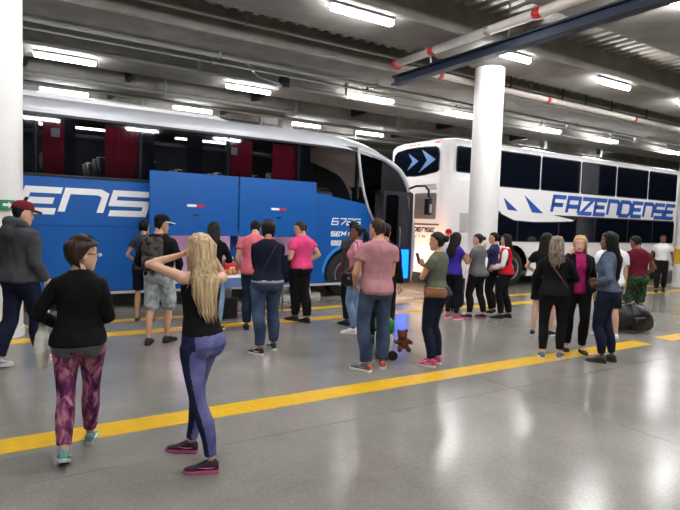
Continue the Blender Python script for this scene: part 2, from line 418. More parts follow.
# window band: panes between black posts
posts = (-4.95, -3.0, -1.2, .60, 2.24, 3.88, 5.42, 6.92)
for i, x in enumerate(posts):
    MB().box(x - .045, x + .045, .02, .07, 2.2 if x > 6 else 2.27, 3.34).build('window_post', M_black, bus)
MB().box(-5, 6.95, .003, .05, 3.26, 3.34).build('window_rail', M_black, bus)
MB().box(-5, 6.25, .0, .05, 2.262, 2.315).build('window_rail', M_black, bus)
for a, b in zip(posts[:-1], posts[1:]):
    MB().plate([(a + .006, 2.31 if b < 6 else 2.19), (b - .006, 2.31 if b < 6 else 2.13), (b - .006, 3.27), (a + .006, 3.27)], (), .004, .012, P2(0)).build('window_pane', M_gl, bus)
# saloon: floor, far wall, ceiling, seats with white headrest covers, curtains
MB().box(-4.95, 7.3, .1, 2.5, 1.45, 1.5).build('saloon_floor', M_int, bus)
MB().box(-5, 7.3, 2.5, 2.55, .3, 3.32).build('far_side', mat('far_side_blue', (40, 46, 60), .7), bus)
MB().box(-5.03, -5, 0, 2.55, .3, 3.32).build('rear_panel', M_blue, bus)
MB().box(-4.95, 7.2, .1, 2.5, 3.30, 3.33).build('saloon_ceiling', mat('saloon_lining', (120, 122, 126), .8), bus)
seat_p = []
def bus_seat(parent, x, y, z0=1.5, hz=.93):
    if not seat_p:
        m = MB(); m.rbox(-.25, .22, -.22, .22, .32, .46, .05)
        m.loft([[(xx + dx, yy, z) for xx, yy in rrect(-.06, .06, -.22, .22, .05)] for z, dx in ((.40, -.2), (.7, -.25), (.96, -.3), (1.06, -.31))])
        m.box(-.2, .15, -.15, .15, 0, .33)
        seat_p.append(m.mesh('passenger_seat'))
        m = MB(); m.loft([[(xx + dx, yy, z) for xx, yy in rrect(-.075, .075, -w, w, .06)] for z, dx, w in ((.84, -.275, .15), (.98, -.305, .16), (1.06, -.315, .14), (1.085, -.32, .08))])
        seat_p.append(m.mesh('headrest_cover'))
    s = link('passenger_seat', seat_p[0], M_seat, parent, True, (x, y, z0)); link('headrest_cover', seat_p[1], M_cover, s, True)
for k in range(12):
    for y in (.38, .84, 1.75, 2.2): bus_seat(bus, -4.2 + .88 * k, y, 1.6)
def curtain(x0, x1, z0, z1, y):
    n = int((x1 - x0) / .03); ring = []
    top = [(x0 + (x1 - x0) * i / n, y + .022 * math.sin(i * 1.7) + .008 * math.sin(i * .6)) for i in range(n + 1)]
    bot = [(a, b + .008) for a, b in reversed(top)]
    MB().loft([[(a, b, z) for a, b in top + bot] for z in (z0, (z0 + z1) / 2, z1)]).build('curtain', M_cur, bus, True)
for x0, x1 in ((-2.8, -2.3), (-1.1, -.6), (.70, 1.02), (1.66, 2.20), (3.92, 4.42), (4.86, 5.38)): curtain(x0, x1, 2.3, 3.22, .10)
for x0, x1 in ((1.02, 1.2), (2.3, 2.5), (3.1, 3.4), (5.5, 5.75)):
    n = 20; MB().box(x0, x1, .12, .14, 2.3, 3.22).build('blind', mat('navy_blind', (24, 28, 44), .9), bus)
MB().box(.82, .95, .05, .055, 2.93, 3.07).build('notice', M_cover, bus)
MB().box(3.95, 4.07, .05, .055, 2.92, 3.06).build('notice', M_cover, bus)
MB().rbox(5.75, 6.35, .25, .6, 2.2, 2.42, .08).build('dashboard', mat('dash_grey', (110, 112, 112), .7), bus)
for k in range(4): MB().box(-4.3 + 2.5 * k, -3.1 + 2.5 * k, 1.2, 1.3, 3.27, 3.298).build('saloon_lamp', mat('saloon_glow', (255, 250, 235), .4, emit=(255, 248, 230), emit_s=12.0), bus)
MB().box(-4.5, 5.4, .35, .75, 3.0, 3.06).build('luggage_rack', mat('rack_grey', (130, 132, 134), .5), bus)
# roof with pod
prof = [(0, .0), (.005, .07), (.05, .19), (.16, .27), (.45, .31), (1.275, .33), (2.1, .31), (2.39, .27), (2.5, .19), (2.545, .07), (2.55, .0)]
rings = []
for x, zb, k, ins in ((-5, 3.30, 1, 0), (6.1, 3.30, 1, 0), (6.6, 3.28, .98, 0), (7.1, 3.20, .95, .01), (7.5, 3.10, .88, .03), (7.85, 2.97, .75, .06), (8.1, 2.83, .6, .1), (8.3, 2.62, .3, .16)):
    rings.append([(x, min(max(y, ins), 2.55 - ins), zb + z * k) for y, z in prof])
auto_smooth(MB().loft(rings).build('roof', M_silver, bus), 50)
rings = []
for x, h, ins in ((-4.6, .0, .5), (-4.3, .12, .42), (3.4, .12, .42), (3.85, .10, .44), (4.08, .05, .5), (4.15, 0, .58)):
    rings.append([(x, ins, 3.58), (x, ins + .03, 3.60 + h * .7), (x, ins + .18, 3.62 + h), (x, 2.55 - ins - .18, 3.62 + h), (x, 2.55 - ins - .03, 3.60 + h * .7), (x, 2.55 - ins, 3.58)])
auto_smooth(MB().loft(rings).build('roof_pod', M_white, bus), 50)
MB().box(-5, 6.6, -.012, .02, 3.335, 3.36).build('gutter', M_silver, bus)
# nose: silver outline pillar on both sides, bulging windscreen, blue lower front
NOSE = [(6.9, 3.30), (7.35, 3.22), (7.64, 3.15), (7.88, 3.04), (8.09, 2.92), (8.24, 2.76), (8.36, 2.55), (8.46, 2.28), (8.53, 1.9), (8.58, 1.5), (8.6, 1.05), (8.58, .6), (8.52, .3)]
for y in (.03, 2.52):
    MB().tube([(x, y, z) for x, z in NOSE], [.05, .055, .06, .065, .065, .065, .06, .055, .05, .05, .05, .05, .045], 8).build('front_pillar', M_silver, bus, True)
def nose_shell(i0, i1, name, m):
    rings = []
    N = 10
    for x, z in NOSE[i0:i1]:
        row = [(x + .17 * (1 - (2 * j / N - 1) ** 4), .03 + 2.49 * j / N, z) for j in range(N + 1)]
        rings.append(row + [(a - .02, b, c) for a, b, c in reversed(row)])
    return auto_smooth(MB().loft(rings).build(name, m, bus), 50)
nose_shell(3, 11, 'windscreen', M_gd); nose_shell(10, 13, 'front_panel', M_blue)
MB().plate([(6.95, 3.2), (7.3, 3.17), (7.7, 3.07), (8.05, 2.88), (8.25, 2.68), (8.38, 2.40), (7.1, 2.40)], (), .02, .03, P2(0)).build('quarter_pane', M_gd, bus)
MB().plate([(7.12, 2.42), (7.42, 2.42), (7.42, 1.75), (7.36, 1.78), (7.2, 2.06)], (), .02, .03, P2(0)).build('quarter_pane', M_gd, bus)
m = MB(); A = [(6.90, 3.28), (6.95, 2.95), (7.02, 2.6), (7.10, 2.3), (7.22, 2.0), (7.38, 1.72), (7.5, 1.6)]
m.tube([(x, -.005, z) for x, z in A], [.065, .065, .065, .062, .058, .05, .03], 8, flat=.5)
m.build('side_arc', M_silver, bus, True)
m = MB(); m.box(7.45, 8.45, 1.0, 1.03, .38, 2.4); m.box(7.42, 7.46, .03, 1.0, .38, 2.4); m.box(7.45, 8.5, .03, 1.0, .38, .40)
m.box(7.46, 7.8, .1, 1.0, .4, .7); m.build('entry_steps', M_int, bus)
MB().box(7.4, 7.44, .03, .14, .38, 2.42).build('grab_rail', M_steel, bus)
# door leaf swung out in front of the opening: framed pane, blue lower panel, lit step panel
dl = MB(); dl.plate(rrect(7.37, 8.22, .30, 2.40, .07), [rrect(7.44, 7.80, 1.17, 2.32, .05), rrect(7.87, 8.15, 1.17, 2.32, .05), rrect(7.88, 8.15, .42, 1.08, .03)], -.38, -.34, P2(0))
dl = dl.build('door', mat('door_frame', (22, 24, 36), .4), bus)
for a, b in ((7.44, 7.80), (7.87, 8.15)): MB().plate([(a, 1.17), (b, 1.17), (b, 2.32), (a, 2.32)], (), -.37, -.362, P2(0)).build('door_pane', M_gl, dl)
MB().rbox(7.39, 7.85, -.39, -.375, .34, 1.14, .02).build('door_panel', M_blue, dl)
MB().box(7.88, 8.15, -.37, -.36, .42, 1.08).build('step_light', mat('blue_glow', (10, 50, 200), .3, emit=(0, 90, 255), emit_s=3.2), dl)
MB().box(7.5, 8.2, .12, .2, .41, .47).build('step_light', MATS['blue_glow'], bus)
MB().tube([(7.83, -.41, 1.0), (7.83, -.43, 1.1), (7.83, -.43, 1.5), (7.83, -.41, 1.6)], .012, 6).build('door_handle', M_steel, dl)
MB().tube([(7.5, -.36, 2.3), (7.5, .05, 2.42)], .02, 6).build('door_arm', M_dark, bus); MB().tube([(7.5, -.36, .4), (7.5, .05, .4)], .02, 6).build('door_arm', M_dark, bus)
# mirror on its arm
mr = MB().tube([(8.36, .0, 2.5), (8.55, -.06, 2.58), (8.8, -.1, 2.60), (8.92, -.1, 2.5), (8.92, -.1, 2.3)], .028, 8).build('mirror_arm', M_black, bus, True)
MB().rbox(8.86, 8.97, -.2, -.0, 1.9, 2.32, .04).build('mirror_housing', M_black, mr)
MB().rbox(8.88, 8.95, -.206, -.198, 1.96, 2.16, .01).build('mirror_glass', mat('mirror_glass', (235, 238, 240), .1, metal=.6), mr)
# lamps on the nose, lit
for y in (.38, 2.17):
    m = MB(); m.loft([[(x, y + r * math.cos(2 * PI * k / 14), .74 + r * math.sin(2 * PI * k / 14)) for k in range(14)] for x, r in ((8.62, .13), (8.76, .13), (8.775, .11))])
    m.build('headlight', mat('headlight_glow', (255, 238, 214), .3, emit=(255, 206, 165), emit_s=90), bus, True)
# wheels
def wheel(parent, x, r=.5, y=.08):
    n = 36
    w = MB(); w.loft([[(x + q * math.cos(2 * PI * k / n), yy, .5 + (r - .5) + q * math.sin(2 * PI * k / n)) for k in range(n)] for yy, q in ((y, r * .62), (y - .01, r * .72), (y, r * .92), (y + .03, r), (y + .25, r), (y + .28, r * .9), (y + .28, r * .6))])
    w = w.build('wheel', M_rub, parent); auto_smooth(w, 35)
    h = MB(); h.loft([[(x + q * math.cos(2 * PI * k / n), yy, r + q * math.sin(2 * PI * k / n)) for k in range(n)] for yy, q in ((y + .02, r * .62), (y - .015, r * .60), (y - .01, r * .54), (y + .06, r * .45), (y + .075, r * .3), (y + .03, r * .26), (y - .02, r * .2), (y - .03, r * .12))])
    h = h.build('hub', M_steel, w); auto_smooth(h, 35)
    b = MB()
    for k in range(10):
        a = 2 * PI * k / 10; b.tube([(x + r * .36 * math.cos(a), y + .08, r + r * .36 * math.sin(a)), (x + r * .36 * math.cos(a), y + .03, r + r * .36 * math.sin(a))], .022, 6)
    b.build('wheel_nut', M_dark, w)
wheel(bus, WX); wheel(bus, -2.3)
# lettering
mpL = P2(0)
for ch, x, w in (('E', .36, .50), ('N', .95, .60), ('S', 1.70, .58)):
    m = MB(); stroke_glyph(m, ch, x, 1.645, w, .455, .105, .30, mpL, -.013, -.002); m.build('letter', M_letter, bus)
write('6725', 6.26, 1.60, .15, .155, .022, .195, .25, mpL, -.006, .004, M_letter, bus, 'numeral')
write('SEMI', 6.25, 1.35, .10, .11, .026, .135, .2, mpL, -.006, .004, M_letter, bus)
write('980', 6.26, 1.15, .10, .11, .026, .135, .2, mpL, -.006, .004, M_letter, bus, 'numeral')
MB().plate(arc(WX, .5, .68, 175, 60, 14) + list(reversed(arc(WX, .5, .635, 175, 60, 14))), (), -.012, .0, P2(0)).build('arch_lip', mat('lip_highlight_blue', (60, 140, 215), .3), bus)  # lip lighter than the bus blue: its highlight is put into the colour

# ================================================================== WHITE BUS (side plane y = 10.4, rear towards -x at x = 9.7)
wb = empty('coach_bus', (9.8, 10.4, 0), 0, 'white double-deck coach bus with blue lettering behind the round pillar', 'bus')
def plan(ins):
    x0, x1, y0, y1, r = -.1 + ins, 11.6 - ins, ins, 2.55 - ins, .38
    return arc(x1 - r, y1 - r, r, 0, 90, 5) + arc(x0 + r, y1 - r, r, 90, 180, 5) + arc(x0 + r, y0 + r, r, 180, 270, 5) + arc(x1 - r, y0 + r, r, 270, 360, 5)
rings = [[(a, b, z) for a, b in plan(i)] for z, i in ((1.22, 0), (3.72, 0), (3.8, .03), (3.87, .09), (3.92, .2), (3.94, .36))]
auto_smooth(MB().loft(rings).build('body_shell', M_white, wb), 40)
def low(y): return lambda a, b, d: (a, y + d, b)
skirt = [(.25, .3)] + [(2.5 - .58, .3)] + arc(2.5, .55, .63, 203.4, -23.4, 14)[0:] + [(10.1 - .58, .3)] + arc(10.1, .55, .63, 203.4, -23.4, 14) + [(11.3, .3), (11.3, 1.23), (.25, 1.23)]
MB().plate(skirt, (), 0, .03, low(0)).build('side_skirt', M_white, wb)
MB().plate([(p[0], p[1]) for p in skirt], (), 0, .03, low(2.5)).build('side_skirt', M_white, wb)
for x0 in (-.1, ):
    MB().loft([[(a, b, z) for a, b in [(.28, .0)] + arc(.28, .38, .38, 270, 180, 5)[1:] + arc(.28, 2.17, .38, 180, 90, 5) + [(.28, 2.5), (.28, .05)]] for z in (.38, 1.23)]).build('rear_bumper', M_white, wb)
MB().box(11.25, 11.55, .15, 2.4, .38, 1.23).build('front_bumper', M_white, wb)
MB().box(.3, 11.2, .6, 2.45, .38, 1.2).build('underbody', M_black, wb)
MB().box(.4, 11.2, .06, .62, 1.15, 1.21).build('underbody', M_black, wb)
wheel(wb, 2.5, .52); wheel(wb, 10.1, .52)
# upper deck windows
M_wf = mat('window_seal', (20, 22, 26), .5)
M_gsolid = mat('deck_glass', (10, 15, 26), .06, spec=.6)
for x0, x1, z0, z1 in [(.17, 1.22, 3.03, 3.70)] + [(1.62 + 1.87 * k, 1.62 + 1.87 * k + 1.83, 2.755, 3.73) for k in range(5)]:
    f = MB().plate(rrect(x0, x1, z0, z1, .07), (), -.006, .0, P2(0)).build('window_frame', M_wf, wb)
    MB().plate(rrect(x0 + .03, x1 - .03, z0 + .03, z1 - .03, .05), (), -.012, -.005, P2(0)).build('window_pane', M_gsolid, f)
# lower deck glazing: dark band whose upper edge follows the white tail
tail = [(1.72, 2.13), (1.95, 2.02), (2.45, 1.87), (3.3, 1.845), (4.2, 1.87), (5.27, 1.92), (4.7, 2.0), (4.12, 2.07)]
band = [(1.72, 1.27)] + [(10.85, 1.27), (10.93, 1.35), (10.93, 1.95), (10.85, 2.07)] + list(reversed(tail[1:])) + [(1.72, 2.1)]
MB().plate([(x, z) for x, z in band], (), -.006, .0, P2(0)).build('lower_frame', M_wf, wb)
xs = (1.76, 2.6, 4.4, 6.2, 8.0, 9.5, 10.9)
def band_top(x):
    pts = sorted(tail[:6]) if x < 5.2 else [(5.2, 2.06), (11, 2.06)]
    for (a, za), (b, zb) in zip(pts[:-1], pts[1:]):
        if a <= x <= b: return za + (zb - za) * (x - a) / (b - a) - .03
    return 2.03
for a, b in zip(xs[:-1], xs[1:]):
    n = 6; top = [(a + .03 + (b - a - .06) * i / n, band_top(a + .03 + (b - a - .06) * i / n)) for i in range(n, -1, -1)]
    MB().plate([(a + .03, 1.30), (b - .03, 1.30)] + top, (), -.012, -.005, P2(0)).build('window_pane', M_gsolid, wb)
MB().rbox(.38, .72, -.01, .02, 1.5, 2.0, .01).build('side_vent', mat('vent_grey', (176, 176, 176), .6), wb)
# blue swooshes and lettering
M_lb = mat('letter_blue', (34, 84, 170), .4)
for t in ([(1.73, 2.15), (1.93, 2.05), (1.74, 2.04)], [(1.98, 2.47), (2.57, 2.13), (2.16, 2.15)], [(2.82, 2.58), (3.66, 2.10), (3.18, 2.11)]):
    MB().plate(t, (), -.01, .0, P2(0)).build('swoosh', M_lb, wb)
write('FAZENDENSE', 4.02, 2.10, .56, .57, .125, .69, .22, P2(0), -.01, .002, M_lb, wb)
# rear face
R2 = lambda a, b, d: (-.1 - d, a, b)                    # plates in the rear face; a runs along y
rw = [(.32, 3.08), (.40, 3.03), (.9, 2.97), (1.275, 2.95), (1.65, 2.97), (2.15, 3.03), (2.23, 3.08), (2.25, 3.3), (2.2, 3.58), (2.08, 3.68), (1.7, 3.73), (1.275, 3.74), (.85, 3.73), (.47, 3.70), (.36, 3.64), (.31, 3.5)]
f = MB().plate(rw, (), 0, .006, R2).build('rear_window', M_wf, wb)
MB().plate([(1.275 + (a - 1.275) * .96, 3.35 + (b - 3.35) * .93) for a, b in rw], (), .005, .012, R2).build('rear_pane', M_gsolid, f)
M_chev = mat('chevron_blue', (92, 132, 190), .5)
for c in ([(.46, 3.36), (1.02, 3.66), (.80, 3.36), (1.12, 3.05)], [(1.15, 3.36), (1.58, 3.6), (1.40, 3.37), (1.61, 3.13)]):
    MB().plate(c, (), .012, .015, R2).build('chevron', M_chev, f)
gr = MB().plate(rrect(.38, 1.24, 1.82, 2.50, .05), (), 0, .015, R2).build('engine_grille', mat('grille_grey', (118, 116, 114), .6), wb)
for k in range(14): MB().box(-.125, -.112, .42, 1.20, 1.86 + k * .045, 1.88 + k * .045).build('slat', mat('slat_grey', (104, 102, 100), .6), gr)
for z in (2.58, 2.67):
    MB().plate(rrect(.40, .80, z, z + .06, .015), (), 0, .012, R2).build('louver', mat('vent_grey', (176, 176, 176), .6), wb)
MB().plate(rrect(.25, 2.2, 1.655, 1.70, .01), (), 0, .01, R2).build('rear_stripe', mat('stripe_brown', (96, 74, 66), .6), wb)
M_rt = mat('rear_text', (52, 50, 60), .5)
Rw = lambda a, b, d: (-.1 - d, 2.25 - a, b)
write('FAZENDENSE', .12, 1.47, .13, .13, .034, .175, .2, Rw, .0, .008, M_rt, wb)
write('RODOVIA', .35, 1.31, .10, .07, .02, .17, .1, Rw, .0, .008, mat('rear_text_red', (150, 70, 66), .5), wb)
for y, m in ((1.52, M_red), (1.36, M_red), (1.2, M_red), (.5, M_red), (.42, M_refr)):
    MB().rbox(-.098, -.06, y - .04, y + .04, 3.79, 3.82, .008).build('marker_lamp', mat('marker_red', (215, 60, 50), .3, emit=(255, 60, 40), emit_s=.5), wb)
for y in (.14, 2.2):
    MB().plate(rrect(y + .03, y + .2, .7, 1.2, .04), (), 0, .02, R2).build('tail_lamp', mat('lamp_red', (170, 20, 26), .3), wb)
MB().plate(rrect(1.0, 1.5, .8, .95, .01), (), 0, .01, R2).build('number_plate', M_refw, wb)

# concrete wheel stop behind the front wheel
ws = MB(); ws.loft([[(x, 10.5 + a, z) for a, z in ((-.1, 0), (-.07, .1), (.07, .1), (.1, 0))] for x in (5.0, 6.1)])
tag(ws.build('wheel_stop', mat('stop_concrete', (170, 168, 160), .8)), 'grey concrete wheel stop on the floor behind the blue bus front wheel', 'wheel stop')
# ================================================================== PEOPLE
def ss(t): t = max(0., min(1., t)); return t * t * (3 - 2 * t)
def remesh(mb, voxel, iters=3, wr=0.0, wscale=9.0, wstretch=(1, 1, .55), seed=0.0):
    """union of the overlapping closed solids in mb as one smooth skin, with cloth folds of depth wr"""
    pts = np.array(mb.v, dtype=np.float32); tri = []; quad = []
    for f in mb.f:
        if len(f) == 3: tri.append(f)
        elif len(f) == 4: quad.append(f)
        else:
            for i in range(1, len(f) - 1): tri.append((f[0], f[i], f[i + 1]))
    T = openvdb.createLinearTransform(voxelSize=voxel)
    g = openvdb.FloatGrid.createLevelSetFromPolygons(pts, triangles=np.array(tri or [(0, 0, 0)], dtype=np.uint32), quads=np.array(quad, dtype=np.uint32) if quad else np.zeros((0, 4), dtype=np.uint32), transform=T, halfWidth=3.0)
    p, q = g.convertToQuads(isovalue=0.0)
    p = np.asarray(p, dtype=np.float64); q = np.asarray(q, dtype=np.int64)[:, ::-1]
    e = np.concatenate([q[:, [0, 1]], q[:, [1, 2]], q[:, [2, 3]], q[:, [3, 0]]]); e = np.concatenate([e, e[:, ::-1]])
    cnt = np.bincount(e[:, 0], minlength=len(p)).astype(float); cnt[cnt == 0] = 1
    for _ in range(iters):
        a = np.stack([np.bincount(e[:, 0], weights=p[e[:, 1], k], minlength=len(p)) for k in range(3)], 1) / cnt[:, None]
        p = p * .45 + a * .55
    if wr:
        n = np.cross(p[q[:, 2]] - p[q[:, 0]], p[q[:, 3]] - p[q[:, 1]]); vn = np.zeros_like(p)
        for k in range(4): np.add.at(vn, q[:, k], n)
        vn /= np.linalg.norm(vn, axis=1)[:, None] + 1e-9
        for i in range(len(p)):
            v = Vector((p[i, 0] * wscale * wstretch[0] + seed, p[i, 1] * wscale * wstretch[1], p[i, 2] * wscale * wstretch[2] + p[i, 0] * 3))
            h = noise.noise(v) + .5 * abs(noise.noise(v * 2.1))
            p[i] += vn[i] * wr * h
    me = bpy.data.meshes.new('skin')
    me.vertices.add(len(p)); me.vertices.foreach_set('co', p.astype(np.float32).ravel())
    me.loops.add(q.size); me.loops.foreach_set('vertex_index', q.astype(np.int32).ravel())
    me.polygons.add(len(q)); me.polygons.foreach_set('loop_start', np.arange(0, q.size, 4, dtype=np.int32))
    me.update(calc_edges=True); me.validate(); me.shade_smooth()
    return me

TORSO = {'m': [(.83, .09, .075, 0), (.87, .145, .10, -.005), (.92, .165, .112, -.01), (.98, .164, .110, -.008), (1.05, .152, .103, 0), (1.12, .147, .10, .006), (1.22, .156, .108, .008), (1.32, .170, .116, .002), (1.39, .172, .108, -.006), (1.435, .152, .088, -.014), (1.468, .114, .072, -.018), (1.497, .074, .064, -.018), (1.525, .059, .059, -.014), (1.58, .054, .057, -.004)],
         'f': [(.83, .09, .08, 0), (.87, .155, .108, -.01), (.92, .174, .122, -.016), (.98, .166, .116, -.014), (1.05, .142, .100, -.004), (1.12, .124, .09, .004), (1.20, .128, .094, .006), (1.30, .142, .104, .002), (1.38, .146, .098, -.006), (1.425, .135, .08, -.014), (1.458, .104, .066, -.018), (1.488, .068, .057, -.018), (1.515, .051, .052, -.014), (1.58, .046, .049, -.004)]}
HEADR = [(-.117, .020, .074, .035), (-.112, .034, .082, .020), (-.098, .044, .088, -.005), (-.080, .053, .089, -.030), (-.058, .060, .090, -.058), (-.035, .066, .091, -.076), (-.012, .070, .090, -.088), (.008, .072, .088, -.095), (.03, .0745, .091, -.099), (.055, .075, .089, -.100), (.078, .070, .080, -.095), (.097, .058, .064, -.080), (.110, .040, .043, -.058), (.117, .020, .022, -.034), (.119, .004, .004, -.012)]

class Person:
    """Pose, skeleton and builders for one figure. Local axes: x right, y forward, z up; lengths in a 1.75 m body, scaled by s."""
    def __init__(s, label, pos, az, H, sex='m', w=1.0, head=(0, 0), lean=0, side=0, twist=0, drop=0.0, L=None, R=None, feet=None, skin='fair', vox=.014, shrug=(0, 0), group=None, bust=1.0, hipshift=0.0, hk=1.0):
        s.hk = hk
        s.root = empty('person', (pos[0], pos[1], 0), math.radians(az - 90), label, 'person', group)
        s.s = H / 1.75; s.sex = sex; s.w = w; s.vox = vox; s.bust = bust
        s.lean, s.side, s.twist = (math.radians(v) for v in (lean, side, twist))
        s.drop = drop; s.hs = hipshift; s.skin = skin; s.seed = random.random() * 50
        s.hyaw, s.hpitch = math.radians(head[0]), math.radians(head[1])
        f = feet or ((-.11, 0, 10, 0), (.11, 0, -10, 0))
        s.feet = [dict(zip(('x', 'y', 'yaw', 'pitch'), q)) for q in f]
        # spine samples
        s.sp = []; p = Vector((s.hs, 0, .95 - drop)); z = .95
        while z < 1.62:
            R_ = s.rotz(z); s.sp.append((z, p.copy(), R_)); p = p + R_ @ Vector((0, 0, .01)); z += .01
        s.sw = .178 if sex == 'm' else .150
        s.sw *= (1 + (w - 1) * .7)
        s.arms = []
        for k, a in ((-1, L), (1, R)):
            a = a or {}
            sh = s.at(1.392 + shrug[0 if k < 0 else 1], k * s.sw, -.012)
            wr = a.get('w', (k * (s.sw + .07), .05, .853)); pole = Vector(a.get('pole', (k * .35, -1, -.1)))
            wr = s.at(1.42, *wr[:2], dz=wr[2] - 1.42); pole = s.rotz(1.42) @ pole
            el = s.ik(sh, wr, .285, .255, pole); wr = el[1]; el = el[0]
            d = a.get('dir'); d = (s.rotz(1.42) @ Vector(d)).normalized() if d else (wr - el).normalized()
            pn = a.get('palm'); pn = (s.rotz(1.42) @ Vector(pn)) if pn else s.rotz(1.42) @ Vector((-k, .1, 0))
            s.arms.append((sh, el, wr, d, pn, a.get('curl', .35), k))
        s.legs = []
        for k, f in zip((-1, 1), s.feet):
            M = Matrix.Translation((f['x'], f['y'], 0)) @ Matrix.Rotation(math.radians(f['yaw']), 4, 'Z')
            if f['pitch']: M = M @ Matrix.Translation((0, .12, 0)) @ Matrix.Rotation(math.radians(-f['pitch']), 4, 'X') @ Matrix.Translation((0, -.12, 0))
            ank = M @ Vector((0, -.03, .085))
            hip = Vector((k * .088 * w + s.hs, 0, .915 - drop))
            kn, an = s.ik(hip, ank, .435, .41, M.to_3x3() @ Vector((0, 1, .1)))
            s.legs.append((hip, kn, an, M))
        s.Rh = s.rotz(1.5) @ Matrix.Rotation(s.hyaw, 3, 'Z') @ Matrix.Rotation(s.hpitch, 3, 'X')
        s.hc = s.at(1.515, 0, -.01) + s.rotz(1.5) @ Vector((0, .004, .018)) + s.Rh @ Vector((0, .022, .088))
    def rotz(s, z):
        a = s.lean * ss((z - .93) / .42); b = s.side * ss((z - .93) / .42); c = s.twist * ss((z - .93) / .36)
        return Matrix.Rotation(c, 3, 'Z') @ Matrix.Rotation(b, 3, 'Y') @ Matrix.Rotation(-a, 3, 'X')
    def at(s, z, x=0, y=0, dz=0):
        if z < .95: return Vector((x + s.hs, y, z - s.drop + dz))
        i = min(int(round((z - .95) / .01)), len(s.sp) - 1); _, p, R_ = s.sp[i]
        return p + R_ @ Vector((x, y, dz))
    def world(s, p):
        a = s.root.rotation_euler[2]; p = Vector(p) * s.s
        return Vector((s.root.location.x + p.x * math.cos(a) - p.y * math.sin(a), s.root.location.y + p.x * math.sin(a) + p.y * math.cos(a), p.z))
    @staticmethod
    def ik(a, c, l1, l2, pole):
        d = c - a; L = d.length
        if L > (l1 + l2) * .998: c = a + d * ((l1 + l2) * .998 / L); d = c - a; L = d.length
        if L < abs(l1 - l2) + .02: L = abs(l1 - l2) + .02
        u = d.normalized(); x = (l1 * l1 - l2 * l2 + L * L) / (2 * L); h = math.sqrt(max(1e-6, l1 * l1 - x * x))
        q = pole - u * pole.dot(u); q = q.normalized() if q.length > 1e-4 else Vector((0, 1, 0))
        return a + u * x + q * h, c
    # --- solids
    def torso(s, mb, z0, z1, e=0.0, flare=0.0, nz=1.0):
        T = TORSO[s.sex]; zs = sorted({z0, z1} | {t[0] for t in T if z0 < t[0] < z1}); rings = []
        for z in zs:
            rx, ry, yc = (float(np.interp(z, [t[0] for t in T], [t[i] for t in T])) for i in (1, 2, 3))
            k = s.w if z < 1.4 else 1 + (s.w - 1) * max(0, (1.5 - z) / .1)
            fl = flare * max(0, (1.12 - z) / .3)
            ea = e * (1 if z < 1.45 else max(.25, 1 - (z - 1.45) / .07))
            bt = .016 * math.exp(-((z - .90) / .10) ** 2) * s.w if e > 0 else 0
            a_, b_ = rx * k + ea + fl, ry * k + ea + fl + bt; yc -= bt
            ring = []
            for j in range(20):
                t = 2 * PI * j / 20; c, q = math.cos(t), math.sin(t); n = 2.5
                ring.append(s.at(z, a_ * math.copysign(abs(c) ** (2 / n), c), yc + b_ * math.copysign(abs(q) ** (2 / n), q)))
            rings.append(ring)
        mb.loft(rings)
    def extras(s, mb, z0, e):
        if z0 < .9:
            r = (.088 if s.sex == 'm' else .096) * s.w + e * .8
            for k in (-1, 1): mb.ball(s.at(.905, k * .075 * s.w, -.052), (r, r, r * 1.05))
        return mb
    def chest(s, mb, e):
        if s.sex == 'f':
            r = .064 * s.bust * (1 + (s.w - 1) * .8) + e
            for k in (-1, 1): mb.ball(s.at(1.275, k * .066, .07), (r, r * .95, r * 1.05))
        r = (.054 if s.sex == 'm' else .047) * (1 + (s.w - 1) * .5) + e * .5
        for sh, *_ in s.arms: mb.ball(sh + Vector((0, 0, -.014)), r)
    def arm(s, mb, i, t0, t1, e=0.0, endflare=0.0):
        sh, el, wr, *_ = s.arms[i]; k = (1.0 if s.sex == 'm' else .86) * (1 + (s.w - 1) * .8)
        prof = [(0, .050), (.2, .052), (.5, .047), (.85, .040), (1.0, .039), (1.2, .042), (1.5, .037), (1.8, .030), (2.0, .027)]
        ts = sorted({t0, t1} | {t for t, _ in prof if t0 < t < t1}); pts, rs = [], []
        for t in ts:
            pts.append(sh.lerp(el, t) if t <= 1 else el.lerp(wr, t - 1))
            rs.append(float(np.interp(t, [q[0] for q in prof], [q[1] for q in prof])) * k + e * (.6 + .4 * min(1, t / .25)) + (endflare if t == t1 else 0))
        mb.tube(pts, rs, 12)
        if t0 < 1 < t1: mb.ball(el, .039 * k + e)
    def leg(s, mb, i, t1, e=0.0, hem=0.0, t0=0.0):
        hip, kn, an, M = s.legs[i]; k = 1 + (s.w - 1) * .9
        prof = [(0, .090 if s.sex == 'm' else .096), (.15, .088 if s.sex == 'm' else .093), (.5, .073), (.85, .058), (1.0, .054), (1.15, .054), (1.35, .056), (1.6, .047), (1.85, .037), (2.0, .036)]
        ts = sorted({t0, t1} | {t for t, _ in prof if t0 < t < t1}); pts, rs = [], []
        fwd = M.to_3x3() @ Vector((0, 1, 0))
        for t in ts:
            p = hip.lerp(kn, t) if t <= 1 else kn.lerp(an, t - 1)
            p = p + fwd * (-.018 * ss((t - 1) / .3) * (1 - ss((t - 1.5) / .45)) + .012 * math.sin(PI * min(1, t)))
            pts.append(p); rs.append(float(np.interp(t, [q[0] for q in prof], [q[1] for q in prof])) * k + e + hem * ss((t - .3) / max(.1, t1 - .3)))
        mb.tube(pts, rs, 14)
        if t0 < 1 < t1: mb.ball(kn, .053 * k + e)
    def put(s, me_or_mb, name, m, smooth=True, parent=None):
        me = me_or_mb.mesh(name) if isinstance(me_or_mb, MB) else me_or_mb
        me.name = name
        me.transform(Matrix.Scale(s.s, 4))
        return link(name, me, m, parent or s.root, smooth)
